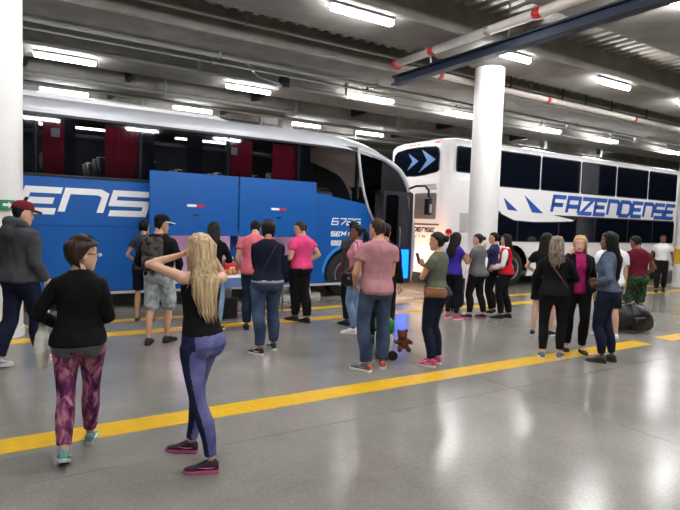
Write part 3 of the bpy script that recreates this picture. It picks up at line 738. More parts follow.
    def hpt(s, x, y, z): return s.hc + s.Rh @ (Vector((x, y, z)) * s.hk)
    def head_mesh(s, mb, n=28):
        """skull, face and ears; returns first face index so that lips can be coloured"""
        fw_ = .95 if s.sex == 'f' else 1.0
        rings = []
        for z, w, f, b in HEADR:
            w *= fw_; yc = (f + b) / 2; ry = (f - b) / 2; ring = []
            for j in range(n):
                t = 2 * PI * j / n; c, q = math.cos(t), math.sin(t); p = 2.25
                x = w * math.copysign(abs(c) ** (2 / p), c); y = yc + ry * math.copysign(abs(q) ** (2 / p), q)
                if q > 0:
                    g = math.exp(-(x / .0135) ** 2)
                    y += g * float(np.interp(z, [-.05, -.040, -.032, -.012, .012, .03], [0, .010, .023, .015, .005, .002]))
                    y += .006 * math.exp(-((z + .062) / .012) ** 2) * math.exp(-(x / .024) ** 2)
                    y -= .010 * math.exp(-((abs(x) - .033) / .017) ** 2) * math.exp(-((z - .006) / .013) ** 2)
                    y += .005 * math.exp(-((z - .028) / .010) ** 2) * math.exp(-(x / .05) ** 2)
                ring.append(s.hpt(x, y, z))
            rings.append(ring)
        mb.loft(rings)
        for k in (-1, 1):
            ri = []
            for d, r in ((0, .7), (.006, 1), (.012, .95), (.014, .6)):
                ri.append([s.hpt(k * (.067 * fw_ + d), -.012 + .016 * r * math.cos(2 * PI * j / 10) - d * .5, -.010 + .031 * r * math.sin(2 * PI * j / 10)) for j in range(10)])
            mb.loft(ri)
    def hand(s, mb, i):
        sh, el, wr, d, pn, curl, k = s.arms[i]
        d = d.normalized(); pn = (pn - d * pn.dot(d)); pn = pn.normalized() if pn.length > .05 else d.orthogonal().normalized()
        t = pn.cross(d).normalized() * (1 if k > 0 else -1)          # towards the thumb
        sc = .95 if s.sex == 'm' else .86
        o = wr - d * .02
        P = lambda a, b, c: o + (d * a + t * b + pn * c) * sc
        rings = []
        for a, hw, th in ((0, .026, .022), (.03, .032, .018), (.06, .040, .016), (.095, .041, .013), (.108, .034, .010)):
            rings.append([P(a, hw * math.cos(2 * PI * j / 12), th * math.sin(2 * PI * j / 12)) for j in range(12)])
        mb.loft(rings)
        for b, ln, dl, spread in ((.031, .068, .0, .10), (.0105, .076, .004, .03), (-.0105, .070, .002, -.03), (-.031, .055, -.008, -.10)):
            pts = [(.095 + dl, b, 0)]; ang = 0.0; a_, b_, c_ = pts[0]
            for q, part in enumerate((.45, .32, .23)):
                ang += curl * (1.0, 1.2, .8)[q]
                a_ += ln * part * math.cos(ang); c_ += ln * part * math.sin(ang); b_ += spread * ln * part; pts.append((a_, b_, c_))
            mb.tube([P(*q) for q in pts], [.0088 * sc, .0085 * sc, .0078 * sc, .0055 * sc], 6)
        pts = [(.028, .026, .006), (.052, .047, .014), (.080, .057, .022), (.104, .055, .028)]
        mb.tube([P(*q) for q in pts], [.013 * sc, .0115 * sc, .0095 * sc, .006 * sc], 6)
    def body(s):
        """one figure mesh: remeshed trunk and limbs carrying head and hands, skin and lip slots"""
        mb = MB(); e = -.007
        s.torso(mb, .83, 1.58, e); s.extras(mb, .83, e); s.chest(mb, e)
        for i in (0, 1):
            s.arm(mb, i, 0, 2, -.001); s.leg(mb, i, 2, e * .6)
            M = s.legs[i][3]
            mb.tube([M @ Vector((0, -.06, .045)), M @ Vector((0, -.02, .058)), M @ Vector((0, .05, .040)), M @ Vector((0, .11, .030)), M @ Vector((0, .150, .026))], [.026, .032, .028, .020, .010], 10)
        me = remesh(mb, s.vox * .95, 3)
        bm = bmesh.new(); bm.from_mesh(me)
        d = MB(); s.head_mesh(d); nh = len(d.f); s.hand(d, 0); s.hand(d, 1)
        m2 = d.mesh('detail'); m2.shade_smooth(); n0 = len(bm.faces); bm.from_mesh(m2); bm.faces.ensure_lookup_table()
        Ri = s.Rh.transposed()
        for f in bm.faces[n0:n0 + nh]:
            c = Ri @ (f.calc_center_median() - s.hc) / s.hk
            if c.y > .06 and abs(c.x) < .023 and -.0765 < c.z < -.053: f.material_index = 1
        bm.to_mesh(me); bm.free(); bpy.data.meshes.remove(m2)
        me.polygons.foreach_set('use_smooth', [True] * len(me.polygons))
        return s.put(me, 'body', [SKIN[s.skin], LIP[s.skin]])
    def face(s, brow, iris=(60, 40, 25)):
        mi = mat('iris_%d_%d_%d' % iris, iris, .2)
        for k in (-1, 1):
            c = s.hpt(k * .033, .0645, .006)
            e = MB().ball(c, .0105, 10, 6); e = s.put(e, 'eye', mat('eye_white', (236, 232, 228), .25))
            s.put(MB().ball(s.hpt(k * .033, .0712, .006), (.0052, .0052, .0052), 8, 5), 'iris', mi, parent=e)
            b = MB().tube([s.hpt(k * .015, .0925, .0235), s.hpt(k * .03, .086, .028), s.hpt(k * .05, .070, .023)], [.0035, .004, .002], 6)
            s.put(b, 'eyebrow', brow)
    def hair(s, style, m, vol=.012, length=1.2, strands=0, seed=1, nape=None):
        mb = MB(); rnd = random.Random(seed)
        lo = {'short': -.075, 'bob': -.105, 'long': -.10, 'tail': -.07, 'bun': -.07}[style]
        if nape: lo = nape
        rings = []; n = 24
        for z in np.linspace(lo, .119 + vol, 15):
            zz = min(z, .1185)
            w, f, b = (float(np.interp(zz, [q[0] for q in HEADR], [q[i] for q in HEADR])) for i in (1, 2, 3))
            if style == 'bob' and z < .02: w = max(w, .073); b = min(b, -.088)
            if style == 'long' and z < .0: w = max(w, .072); b = min(b, -.090)
            tp = max(0, (z - .07) / .05); ext = vol * (1 if z < .11 else max(.15, (.119 + vol + .002 - z) / (vol + .011)))
            fr = float(np.interp(z, [lo, -.04, -.01, .03, .058, .075, .13], [-.045, -.02 if style != 'short' else -.035, .0, .025, .05, f + ext, f + ext]))
            if style in ('bob', 'long'): fr = float(np.interp(z, [lo, -.04, .0, .04, .062, .078, .13], [.015, .03, .045, .062, .075, f + ext, f + ext]))
            fr = min(fr, f + ext); back = b - ext; side = w + ext * (.85 if style in ('short', 'tail', 'bun') else 1)
            if z > .1185: k = max(.03, 1 - ((z - .1185) / (vol + .0006)) ** 2) ** .5; side *= 1; 
            yc, ry = (fr + back) / 2, (fr - back) / 2
            if z > .112:
                k = max(.05, (.119 + vol - z + .001) / (vol + .008)) ** .5
                side = max(.055 * k, .01); yc = -.008; ry = max(.065 * k, .012)
            rings.append([s.hpt(side * math.cos(2 * PI * j / n), yc + ry * math.sin(2 * PI * j / n), z) for j in range(n)])
        mb.loft(rings)
        if style == 'bun':
            mb.ball(s.hpt(0, -.125, .035), (.042, .036, .042))
        if style == 'tail':
            p = [s.hpt(0, -.09, .035), s.hpt(0, -.135, .03), s.hpt(0, -.15, -.03), s.hpt(0, -.145, -.10), s.hpt(.0, -.135, -.10 - .18 * length)]
            mb.tube(p, [.03, .034, .038, .034, .012], 10)
            for q in range(strands):
                o = Vector((rnd.uniform(-.03, .03), rnd.uniform(-.03, .02), 0)); mb.tube([p[i] + o * (0.3, .8, 1.1, 1.2, 1.3)[i] + (Vector((0, 0, -rnd.uniform(0, .05))) if i == 4 else Vector()) for i in range(5)], [.008, .012, .012, .01, .003], 5)
        if style == 'long':
            zend = length
            def back(z, x, y):
                return s.at(z, x, y)
            T = TORSO[s.sex]
            def yb(z): return -float(np.interp(z, [t[0] for t in T], [t[2] - t[3] for t in T])) * s.w - .022
            rows = [(s.hpt, .06, -.03, .090, .075), (s.hpt, .0, -.045, .092, .07), (s.hpt, -.06, -.058, .094, .062), (s.hpt, -.11, -.062, .092, .055)]
            rings = []
            for fn, z, y, rx, ry in rows: rings.append([fn(rx * math.cos(2 * PI * j / 20), y + ry * math.sin(2 * PI * j / 20), z) for j in range(20)])
            for t in (.0, .35, .7, 1):
                z = 1.40 + (zend - 1.40) * t; y = yb(max(z, 1.0)) if z < 1.38 else yb(1.38)
                rx = .10 - .058 * t; ry = .034 - .016 * t
                rings.append([s.at(z, rx * math.cos(2 * PI * j / 20), y + ry * math.sin(2 * PI * j / 20)) for j in range(20)])
            mb.loft(rings)
            for q in range(strands):
                a = rnd.uniform(-1, 1); dpt = rnd.uniform(.85, 1.1); r0 = rnd.uniform(.008, .015)
                pts = [s.hpt(.06 * a, -.02 - .04 * (1 - abs(a)), .118 + .004), s.hpt(.088 * a, -.075 - .035 * math.sqrt(1 - a * a), .045), s.hpt(.094 * a, -.06 - .055 * math.sqrt(1 - a * a), -.06)]
                ze = zend + rnd.uniform(-.05, .10)
                for t in (.15, .5, .8, 1):
                    z = 1.40 + (ze - 1.40) * t
                    pts.append(s.at(z, (.098 - .052 * t) * a * dpt + .012 * math.sin(q + 5 * t), yb(max(min(z, 1.38), 1.0)) - .026 * math.sqrt(max(0, 1 - a * a)) * (1 - .4 * t)))
                mb.tube(pts, [r0 * .6, r0, r0, r0, r0 * .9, r0 * .6, r0 * .15], 5, flat=.6)
            if strands:
                for k in (-1, 1):
                    for q in range(4):
                        y0 = .03 - .025 * q
                        mb.tube([s.hpt(k * .03, y0 * .8, .125), s.hpt(k * .078, y0, .05), s.hpt(k * .086, y0 - .01, -.03), s.hpt(k * .088, y0 - .03, -.13), s.at(1.33, k * (.09 + .01 * q), -.03 - .02 * q)], [.008, .014, .014, .012, .003], 5)
        if strands and style in ('short', 'bob', 'bun', 'tail'):
            for q in range(strands):
                a = rnd.uniform(0, 2 * PI); e_ = rnd.uniform(.1, .95)
                if math.sin(a) > .35 and e_ > .45: e_ = .4
                pts = []
                for t in (0, .5, 1):
                    th = e_ * (.15 + t * .85) * 1.75
                    z = .02 + (.098 + vol) * math.cos(th); rr = math.sin(min(th, 1.6))
                    pts.append(s.hpt((.074 + vol) * rr * math.cos(a), -.006 + (.096 + vol) * rr * math.sin(a), max(z, lo)))
                mb.tube(pts, [.004, .008, .002], 5, flat=.5)
        return s.put(mb, 'hair', m)
    def cap(s, m, brim_m=None, edge_m=None):
        mb = MB(); rings = []
        for z, k in ((.045, 1.0), (.06, 1.02), (.09, .99), (.115, .86), (.133, .62), (.142, .3), (.144, .03)):
            rings.append([s.hpt(.084 * k * math.cos(2 * PI * j / 24), -.005 + .108 * k * math.sin(2 * PI * j / 24), z) for j in range(24)])
        mb.loft(rings); c = s.put(mb, 'cap', m)
        mb = MB(); rings = []
        for y, w, dz in ((.06, .078, 0), (.10, .080, 0), (.135, .072, -.006), (.16, .055, -.012), (.175, .025, -.016)):
            rings.append([s.hpt(w * x, y, .052 + dz - .018 * abs(x) ** 2 + q) for x, q in ((-1, 0), (-.5, 0), (0, 0), (.5, 0), (1, 0), (1, .008), (.5, .008), (0, .008), (-.5, .008), (-1, .008))])
        mb.loft(rings); s.put(mb, 'brim', brim_m or m, parent=c)
        if edge_m:
            s.put(MB().tube([s.hpt(-.078, .07, .045), s.hpt(-.07, .14, .037), s.hpt(-.03, .178, .040), s.hpt(.03, .178, .040), s.hpt(.07, .14, .037), s.hpt(.078, .07, .045), s.hpt(.09, .0, .045)], .009, 6), 'trim', edge_m, parent=c)
        s.put(MB().ball(s.hpt(0, -.005, .145), (.009, .009, .005), 8, 4), 'button', m, parent=c)
        return c
    def top(s, m, hem=.92, sleeve=.42, e=.014, se=None, wr=.008, flare=0.0, neck=1.502, name='shirt', tank=False):
        mb = MB(); se = e if se is None else se
        if tank:
            s.torso(mb, hem, 1.36, e, flare)
            for k in (-1, 1):
                mb.tube([s.at(1.34, k * .085, .095), s.at(1.42, k * .085, .06), s.at(1.447, k * .085, -.01), s.at(1.42, k * .08, -.08), s.at(1.33, k * .07, -.105)], .014, 8)
            if s.sex == 'f':
                r = .064 * s.bust + e
                for k in (-1, 1): mb.ball(s.at(1.275, k * .066, .07), (r, r * .95, r * 1.05))
        else:
            s.torso(mb, hem, neck, e, flare); s.chest(mb, e)
            if sleeve > 0:
                for i in (0, 1): s.arm(mb, i, 0, sleeve, se, .008 if sleeve < .8 else .002)
        return s.put(remesh(mb, s.vox, 3, wr, seed=s.seed), name, m)
    def pants(s, m, e=.010, hem=.02, t1=1.93, waist=1.02, wr=.006, name='trousers'):
        mb = MB(); s.torso(mb, .83, waist, e); s.extras(mb, .8, e * .7)
        for i in (0, 1): s.leg(mb, i, t1, e, hem)
        return s.put(remesh(mb, s.vox, 3, wr, wscale=11, seed=s.seed + 9), name, m)
    def shoes(s, m, sole, laces=None, low=0.0, name='shoe', accent=None):
        for i in (0, 1):
            M = s.legs[i][3]; k = 1.0 if s.sex == 'm' else .9
            def ring(y, hw, h, z0): return [M @ Vector((k * hw * math.cos(2 * PI * j / 14), k * y, z0 + (h - z0) * (.5 + .5 * math.sin(2 * PI * j / 14)))) for j in range(14)]
            mb = MB(); lo = 1 - low
            mb.loft([ring(y, hw, h if h < .06 else .05 + (h - .05) * lo, .012) for y, hw, h in ((-.092, .014, .05), (-.085, .030, .085), (-.06, .038, .103), (-.02, .040, .108), (.015, .041, .094), (.06, .044, .070), (.11, .048, .055), (.15, .044, .047), (.178, .030, .038), (.19, .010, .028))])
            sh = s.put(mb, name, m)
            mb = MB(); out = []
            for y, hw in ((-.098, .012), (-.09, .030), (-.05, .041), (0, .040), (.05, .044), (.10, .051), (.14, .049), (.175, .034), (.196, .012)): out.append((y, hw))
            poly = [(hw, y) for y, hw in out] + [(-hw, y) for y, hw in reversed(out)]
            mb.loft([[M @ Vector((k * a * g, k * b, z)) for a, b in poly] for z, g in ((0, .94), (.006, 1), (.022, 1), (.027, .94))])
            so = s.put(mb, 'sole', sole, False, parent=sh); auto_smooth(so, 50)
            if laces:
                mb = MB()
                for y, h in ((.03, .088), (.05, .078), (.07, .069)): mb.tube([M @ Vector((-.024 * k, y * k, h - .008)), M @ Vector((0, y * k, h + .002)), M @ Vector((.024 * k, y * k, h - .008))], .0045, 5)
                s.put(mb, 'lace', laces, parent=sh)
            if accent:
                mb = MB()
                for q in (-1, 1): mb.tube([M @ Vector((q * .043 * k, -.06 * k, .05)), M @ Vector((q * .044 * k, 0, .045)), M @ Vector((q * .047 * k, .07 * k, .052))], [.004, .010, .003], 6, flat=.5)
                s.put(mb, 'stripe', accent, parent=sh)

# ------------------------------------------------------------------ skin, hair and cloth
def skin_mat(n, rgb):
    m = mat('skin_' + n, rgb, .5, spec=.4, noise_scale=18, noise_amt=.08)
    b = m.node_tree.nodes['Principled BSDF']; b.inputs['Subsurface Weight'].default_value = .12; b.inputs['Subsurface Radius'].default_value = (.02, .008, .004)
    return m
SKIN = {k: skin_mat(k, v) for k, v in dict(fair=(222, 176, 150), light=(206, 156, 128), tan=(176, 124, 96), brown=(126, 82, 62), dark=(84, 54, 42)).items()}
LIP = {k: mat('lip_' + k, v, .4) for k, v in dict(fair=(190, 98, 96), light=(176, 92, 86), tan=(150, 78, 70), brown=(112, 60, 54), dark=(88, 46, 44)).items()}
def hair_mat(n, a, b): return mat('hair_' + n, a, .6, spec=.22, noise_scale=1, rgb2=b, bump=.5, bump_scale=1.5, stretch=(60, 60, 5))
H_black = hair_mat('black', (20, 17, 17), (8, 7, 8)); H_brown = hair_mat('brown', (66, 48, 38), (36, 26, 22)); H_dkbrown = hair_mat('dark_brown', (40, 31, 27), (18, 14, 13))
H_blonde = hair_mat('blonde', (208, 184, 146), (148, 118, 84)); H_ash = hair_mat('ash', (150, 134, 118), (84, 72, 64)); H_gold = hair_mat('gold', (216, 178, 128), (160, 118, 76))
def cloth(n, rgb, amt=.18, sc=70, rough=.92, rgb2=None, nsc=9): return mat('cloth_' + n, rgb, rough, spec=.2, noise_scale=nsc, noise_amt=amt, bump=.25, bump_scale=sc, rgb2=rgb2)
C_black = cloth('black', (19, 18, 20)); C_blackpant = cloth('black_pant', (22, 21, 25)); C_char = cloth('charcoal', (66, 66, 70)); C_grey = cloth('grey', (104, 104, 106))
C_navy = cloth('navy', (22, 26, 46)); C_darkjean = cloth('dark_denim', (30, 36, 58), rgb2=(20, 24, 42), nsc=5); C_jean = cloth('denim', (72, 88, 114), rgb2=(42, 54, 78), nsc=4)
C_lightjean = cloth('light_denim', (138, 166, 196), rgb2=(104, 132, 168), nsc=5); C_tealjean = cloth('teal_denim', (30, 48, 66)); C_blonjean = cloth('violet_denim', (122, 122, 172), rgb2=(70, 72, 124), nsc=5)
C_coral = cloth('coral', (212, 106, 118)); C_polo = cloth('hot_pink', (226, 74, 128)); C_rose = cloth('dusty_rose', (184, 132, 138), rgb2=(170, 118, 126)); C_lpink = cloth('light_pink', (222, 146, 160))
C_olive = cloth('olive', (100, 104, 88)); C_purple = cloth('violet', (56, 42, 146)); C_white = cloth('white', (228, 228, 230), .06); C_red = cloth('red', (196, 22, 40)); C_mag = cloth('magenta', (176, 36, 104))
C_maroon = cloth('maroon', (92, 18, 36)); C_denimjkt = cloth('denim_jacket', (92, 104, 120), rgb2=(64, 76, 96), nsc=6); C_cream = cloth('cream', (206, 196, 172)); C_slate = cloth('slate', (52, 58, 68))
C_hood = cloth('hoodie', (72, 72, 76), .25); C_capm = cloth('cap_maroon', (112, 32, 46))
C_camoS = cloth('pale_camo', (190, 196, 196), rgb2=(120, 130, 132), nsc=14); C_camoB = cloth('dark_camo', (92, 86, 82), rgb2=(22, 22, 24), nsc=16)
C_leaf = cloth('leaf_print', (66, 92, 62), rgb2=(14, 20, 17), nsc=22)
def floral():
    m = cloth('floral', (150, 70, 110), rgb2=(58, 26, 58), nsc=9); nt = m.node_tree; b = nt.nodes['Principled BSDF']
    n = nt.nodes.new('ShaderNodeTexNoise'); n.inputs['Scale'].default_value = 15; n.inputs['Detail'].default_value = 5; n.inputs['Distortion'].default_value = .8
    tc = nt.nodes.new('ShaderNodeTexCoord'); mp = nt.nodes.new('ShaderNodeMapping'); mp.inputs['Scale'].default_value = (1.3, 1.3, .6); nt.links.new(tc.outputs['Object'], mp.inputs[0]); nt.links.new(mp.outputs[0], n.inputs['Vector'])
    r = nt.nodes.new('ShaderNodeValToRGB'); e = r.color_ramp.elements
    e[0].position = .30; e[0].color = lin((40, 24, 44)); e[1].position = .72; e[1].color = lin((205, 150, 150))
    for p, c in ((.42, (92, 44, 84)), (.5, (132, 66, 104)), (.58, (176, 112, 128))): q = e.new(p); q.color = lin(c)
    nt.links.new(n.outputs['Fac'], r.inputs[0]); nt.links.new(r.outputs[0], b.inputs['Base Color'])
    return m
C_floral = floral()
S_white = mat('sole_white', (226, 224, 222), .6); S_black = mat('sole_black', (26, 25, 27), .7); S_pink = mat('sole_pink', (196, 96, 140), .6); S_grey = mat('sole_grey', (178, 184, 180), .6)
L_black = mat('shoe_black', (22, 21, 23), .55); L_white = mat('shoe_white', (226, 226, 228), .5); L_teal = mat('shoe_teal', (112, 160, 158), .7, noise_scale=30, noise_amt=.3); L_plum = mat('shoe_plum', (50, 28, 46), .7)
L_pink = mat('shoe_pink', (214, 48, 108), .6); L_orange = mat('shoe_orange', (206, 92, 62), .6); L_grey = mat('shoe_grey', (92, 92, 94), .6); L_brown = mat('shoe_brown', (52, 42, 38), .55); L_redw = mat('shoe_red', (150, 40, 50), .6)
M_leath = mat('black_leather', (20, 19, 21), .38, bump=.2, bump_scale=40); M_strap = mat('brown_strap', (94, 66, 48), .6)
# ------------------------------------------------------------------ helpers for garments worn or carried
def band(p, z0, z1, e, m, name, flare=0.0):
    mb = MB(); p.torso(mb, z0, z1, e, flare)
    if z0 < .95: p.extras(mb, z0, e * .8)
    return p.put(remesh(mb, p.vox, 2, .003), name, m)
def crossed(): return dict(L=dict(w=(.07, .20, 1.19), pole=(-.8, -.3, -.8), dir=(.9, .1, .15), palm=(0, -1, 0)), R=dict(w=(-.05, .23, 1.15), pole=(.8, -.3, -.8), dir=(-.9, .1, .15), palm=(0, -1, 0)))
def near(p): return p

# ------------------------------------------------------------------ foreground pair
p = Person('person in a black sweater and floral pink leggings walking away beside a blonde woman', (.505, 4.17), 75, 1.525, 'f', 1.07, head=(-58, -4), hk=1.1, vox=.0105,
           L=dict(w=(-.20, .20, 1.03), pole=(-.8, -.9, -.2)), R=dict(w=(.14, .23, 1.06), pole=(.45, -1, -.2)), feet=((-.065, -.29, 4, 24), (.06, .23, -4, 0)))
p.body(); p.face(H_brown); p.hair('short', H_brown, .032, strands=70, seed=3, nape=-.118)
p.top(C_black, .905, 1.93, .024, .013, .01, name='sweater'); p.pants(C_floral, .010, .006, 1.9, 1.0, .004, 'leggings'); band(p, .865, .97, .016, C_grey, 'waistband')
p.shoes(L_teal, S_grey, S_white, accent=S_white)
g = p.put(MB().tube([p.hpt(-.06, .085, .008), p.hpt(-.04, .104, .022), p.hpt(-.015, .106, .018), p.hpt(0, .108, .014), p.hpt(.015, .106, .018), p.hpt(.04, .104, .022), p.hpt(.06, .085, .008), p.hpt(.075, .0, .012)], .003, 5), 'glasses', M_black)
for k in (-1, 1): p.put(MB().ball(p.hpt(k * .036, .104, .004), (.021, .004, .016), 12, 5), 'lens', mat('lens', (225, 230, 235), .05), parent=g)  # near-white lenses: the glint on the glass is put into their colour
floral_p = p

p = Person('person with long blonde hair, black tank top and violet jeans, hand on head', (1.20, 3.64), 120, 1.59, 'f', .97, head=(28, 6), lean=9, twist=-36, vox=.0095, shrug=(.03, .02),
           L=dict(w=(-.125, .06, 1.59), pole=(-1, .2, -.75), dir=(.85, -.1, .6), palm=(.5, -.2, -1), curl=.25), R=dict(w=(.12, .17, 1.62), pole=(.6, 1, -.5), dir=(-.7, -.6, .3), palm=(-.5, -.5, -1)), feet=((-.10, -.17, 36, 0), (.09, .20, 24, 0)), bust=1.05)
p.body(); p.face(H_brown); p.hair('long', H_blonde, .018, 1.12, strands=110, seed=5)
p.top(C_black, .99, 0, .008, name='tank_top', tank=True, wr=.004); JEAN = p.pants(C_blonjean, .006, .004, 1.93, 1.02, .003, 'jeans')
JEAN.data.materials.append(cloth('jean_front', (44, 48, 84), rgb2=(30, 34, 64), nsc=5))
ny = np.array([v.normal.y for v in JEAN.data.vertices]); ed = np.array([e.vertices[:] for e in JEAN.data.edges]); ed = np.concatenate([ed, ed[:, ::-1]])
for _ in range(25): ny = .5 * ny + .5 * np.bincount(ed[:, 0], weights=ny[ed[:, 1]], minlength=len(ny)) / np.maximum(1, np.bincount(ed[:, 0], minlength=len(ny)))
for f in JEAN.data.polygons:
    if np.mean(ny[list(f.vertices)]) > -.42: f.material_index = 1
for k in (-1, 1):
    q = [Vector((x, -.40, z)) for x, z in ((k * .042, .945), (k * .118, .955), (k * .122, .885), (k * .082, .862), (k * .046, .88), (k * .042, .945))]
    bm = bmesh.new(); bm.from_mesh(bpy.data.objects[JEAN.name].data); bv = mathutils.bvhtree.BVHTree.FromBMesh(bm); bm.free()
    q = [bv.ray_cast(v * p.s, Vector((0, 1, 0)))[0] for v in q]
    p.put(MB().tube([v / p.s + Vector((0, -.001, 0)) for v in q if v], .0028, 5), 'pocket_seam', C_lightjean)
p.shoes(L_plum, S_pink, L_black, accent=S_pink)
blonde_p = p

# ------------------------------------------------------------------ left side
p = Person('person in a charcoal hoodie and maroon cap standing by the left pillar', (.25, 6.89), 38, 1.80, 'm', 1.08, head=(-28, -6), vox=.013,
           L=dict(w=(-.27, .1, .92)), R=dict(w=(.215, .14, .92), pole=(.2, -1, -.1)), feet=((-.08, -.20, 6, 10), (.08, .24, -6, 0)))
p.body(); p.face(H_black); p.hair('short', H_black, .008); p.cap(C_capm)
p.top(C_hood, .90, 1.93, .034, .022, .014, name='hoodie'); p.pants(C_darkjean, .014, .02)
mb = MB(); ring = [p.at(1.475, .085 * math.cos(a), -.03 + .085 * math.sin(a), .02 - .03 * math.sin(a)) for a in (math.radians(v) for v in range(-200, 21, 20))]
mb.tube(ring, [.03, .045, .05, .055, .06, .065, .065, .06, .055, .05, .045, .03], 10); mb.ball(p.at(1.42, 0, -.15), (.11, .05, .09))
p.put(remesh(mb, .013, 3, .012), 'hood', C_hood); p.shoes(L_white, S_white, L_redw, accent=M_red)

p = Person('person in a black cap and pale camouflage shorts carrying a camouflage backpack', (1.85, 7.37), 54, 1.70, 'm', 1.05, head=(-40, -6), vox=.014,
           L=dict(w=(-.20, .14, .98), pole=(-.5, -1, 0)), R=dict(w=(.22, .16, 1.0), pole=(.5, -1, 0)), skin='light', feet=((-.10, -.09, 12, 0), (.10, .09, -14, 0)))
p.body(); p.face(H_black); p.hair('short', H_black, .008); p.cap(C_black, C_black, C_white)
p.top(C_black, .93, 1.9, .022, .014, .010, name='jacket'); p.pants(C_camoS, .02, .026, 1.02, 1.0, .010, 'shorts'); p.shoes(L_black, S_black)
def backpack(p, label, m, w=.13, h=.22, d=.08, zc=1.23):
    o = p.world(p.at(zc, 0, -.155)); b = empty('backpack', o, p.root.rotation_euler[2] + p.twist, label, 'backpack')
    MB().rbox(-w, w, -2 * d, 0, -h, h, .06, 4).build('bag', m, b, True); MB().rbox(-w * .75, w * .75, -2 * d - .05, -2 * d + .02, -h * .85, -.02, .04, 4).build('front_pocket', m, b, True)
    for k in (-1, 1): MB().tube([(k * .09, -.06, h - .01), (k * .10, .02, h + .04), (k * .11, .12, h + .03), (k * .12, .285, h - .10), (k * .13, .30, -.02), (k * .165, .2, -.16), (k * .13, -.05, -h + .06)], .022, 8, flat=.4).build('strap', m, b, True)
    MB().tube([(-.03, -.1, h), (-.025, -.1, h + .035), (.025, -.1, h + .035), (.03, -.1, h)], .007, 6).build('handle', m, b, True)
    MB().tube([(-w * .9, -2 * d + .02, h * .6), (0, -2 * d - .012, h * .75), (w * .9, -2 * d + .02, h * .6)], .005, 5).build('zip', M_dark, b)
backpack(p, 'dark camouflage backpack on the back of the person in a black cap', C_camoB)

p = Person('person in navy shorts and slate top with a bun behind the camouflage backpack', (2.02, 9.0), 63, 1.62, 'f', 1.0, head=(-10, 0), vox=.017, L=dict(w=(-.16, .18, 1.0), pole=(-1, -1, 0)), skin='light', feet=((-.12, .06, 10, 0), (.12, -.06, -10, 0)))
p.body(); p.hair('bun', H_black, .012); p.top(C_slate, .90, .45, .014, name='shirt'); p.pants(C_navy, .016, .02, .9, 1.0, .006, 'shorts'); p.shoes(L_brown, L_brown, low=.9, name='sandal')

p = Person('person with long dark hair in a black top and light jeans at the food table', (2.77, 7.90), 56, 1.63, 'f', 1.0, head=(5, -12), vox=.015, L=dict(w=(-.12, .25, 1.10), pole=(-1, -.8, 0)), R=dict(w=(.13, .26, 1.10), pole=(.7, -.8, -.2)), skin='light')
p.body(); p.face(H_black); p.hair('long', H_dkbrown, .016, 1.26, strands=24, seed=8); p.top(C_black, .93, 1.6, .014, name='blouse'); p.pants(C_lightjean, .009, .01, name='jeans'); p.shoes(L_black, S_white)

p = Person('person in a coral pink T-shirt and dark teal jeans leaning over the food table', (3.33, 7.68), 60, 1.69, 'm', 1.10, head=(0, -22), lean=6, vox=.015, L=dict(w=(-.21, .14, .93), pole=(-.5, -1, 0)), R=dict(w=(.15, .30, 1.08), pole=(.8, -.8, 0)), skin='light', feet=((-.11, .06, 8, 0), (.11, -.05, -8, 0)))
p.body(); p.face(H_black); p.hair('short', H_black, .012, strands=20); p.top(C_coral, .88, .46, .022, .018, .011, name='shirt'); p.pants(C_tealjean, .013, .016, name='jeans'); p.shoes(L_black, S_black)

p = Person('person in a navy black sweater and blue jeans with folded arms before the food table', (2.93, 6.34), 72, 1.69, 'f', 1.14, head=(-6, -8), vox=.013, skin='tan', feet=((-.11, -.13, 42, 0), (.11, .14, 16, 0)), **crossed())
p.body(); p.face(H_black); p.hair('short', H_dkbrown, .024, strands=50, seed=4, nape=-.105); p.top(C_navy, .955, 1.95, .022, .014, .010, name='sweater'); p.pants(C_jean, .012, .012, 1.9, 1.0, .008, 'jeans')
band(p, .93, .975, .020, cloth('tail_grey', (168, 164, 176)), 'shirt_tail', .0); p.shoes(L_black, S_white, S_white, accent=S_white)
p.put(MB().tube([p.at(1.43, .12, -.02, .03), p.at(1.40, .08, -.14), p.at(1.2, -.02, -.145), p.at(1.0, -.13, -.14)], .005, 6, flat=.5), 'strap', C_char)

p = Person('person in a hot pink polo shirt and black trousers with one hand on hip', (4.31, 8.03), 108, 1.68, 'm', 1.16, head=(26, -14), vox=.015, skin='light',
           L=dict(w=(-.15, .22, 1.06), pole=(-.6, -1, -.3)), R=dict(w=(.16, .02, 1.03), pole=(.9, -.9, 0), dir=(-.5, .6, -.5)), feet=((.0, .13, 12, 0), (.02, -.14, -4, 0)))
p.body(); p.face(H_brown); p.hair('short', H_brown, .008, strands=16); p.top(C_polo, .93, .5, .022, .02, .010, name='polo_shirt'); p.pants(C_blackpant, .014, .016); p.shoes(L_black, S_black)
p.put(MB().tube([p.at(1.485, .062 * math.cos(a), -.02 + .062 * math.sin(a)) for a in (math.radians(v) for v in range(-240, 61, 25))], .014, 8), 'collar', C_polo)
o = p.world(p.arms[0][1].lerp(p.arms[0][2], .55)); j = MB()
for k, (dx, ln) in enumerate(((-.10, .30), (-.03, .36), (.05, .33), (.11, .26))):
    j.loft([[(dx + .05 * math.cos(2 * PI * q / 12), y + t * math.sin(2 * PI * q / 12), z) for q in range(12)] for z, y, t in ((.07, 0, .03), (.06, 0, .07), (-.02, -.01, .075), (-ln * .6, -.02 + .02 * (k % 2), .06), (-ln, -.01, .045), (-ln - .02, 0, .02))])
jo = link('jacket', remesh(j, .014, 3, .012), C_navy, None, True, o); jo.rotation_euler = (0, 0, math.radians(25)); tag(jo, 'dark navy jacket hanging over the arm of the hot pink polo wearer', 'jacket')

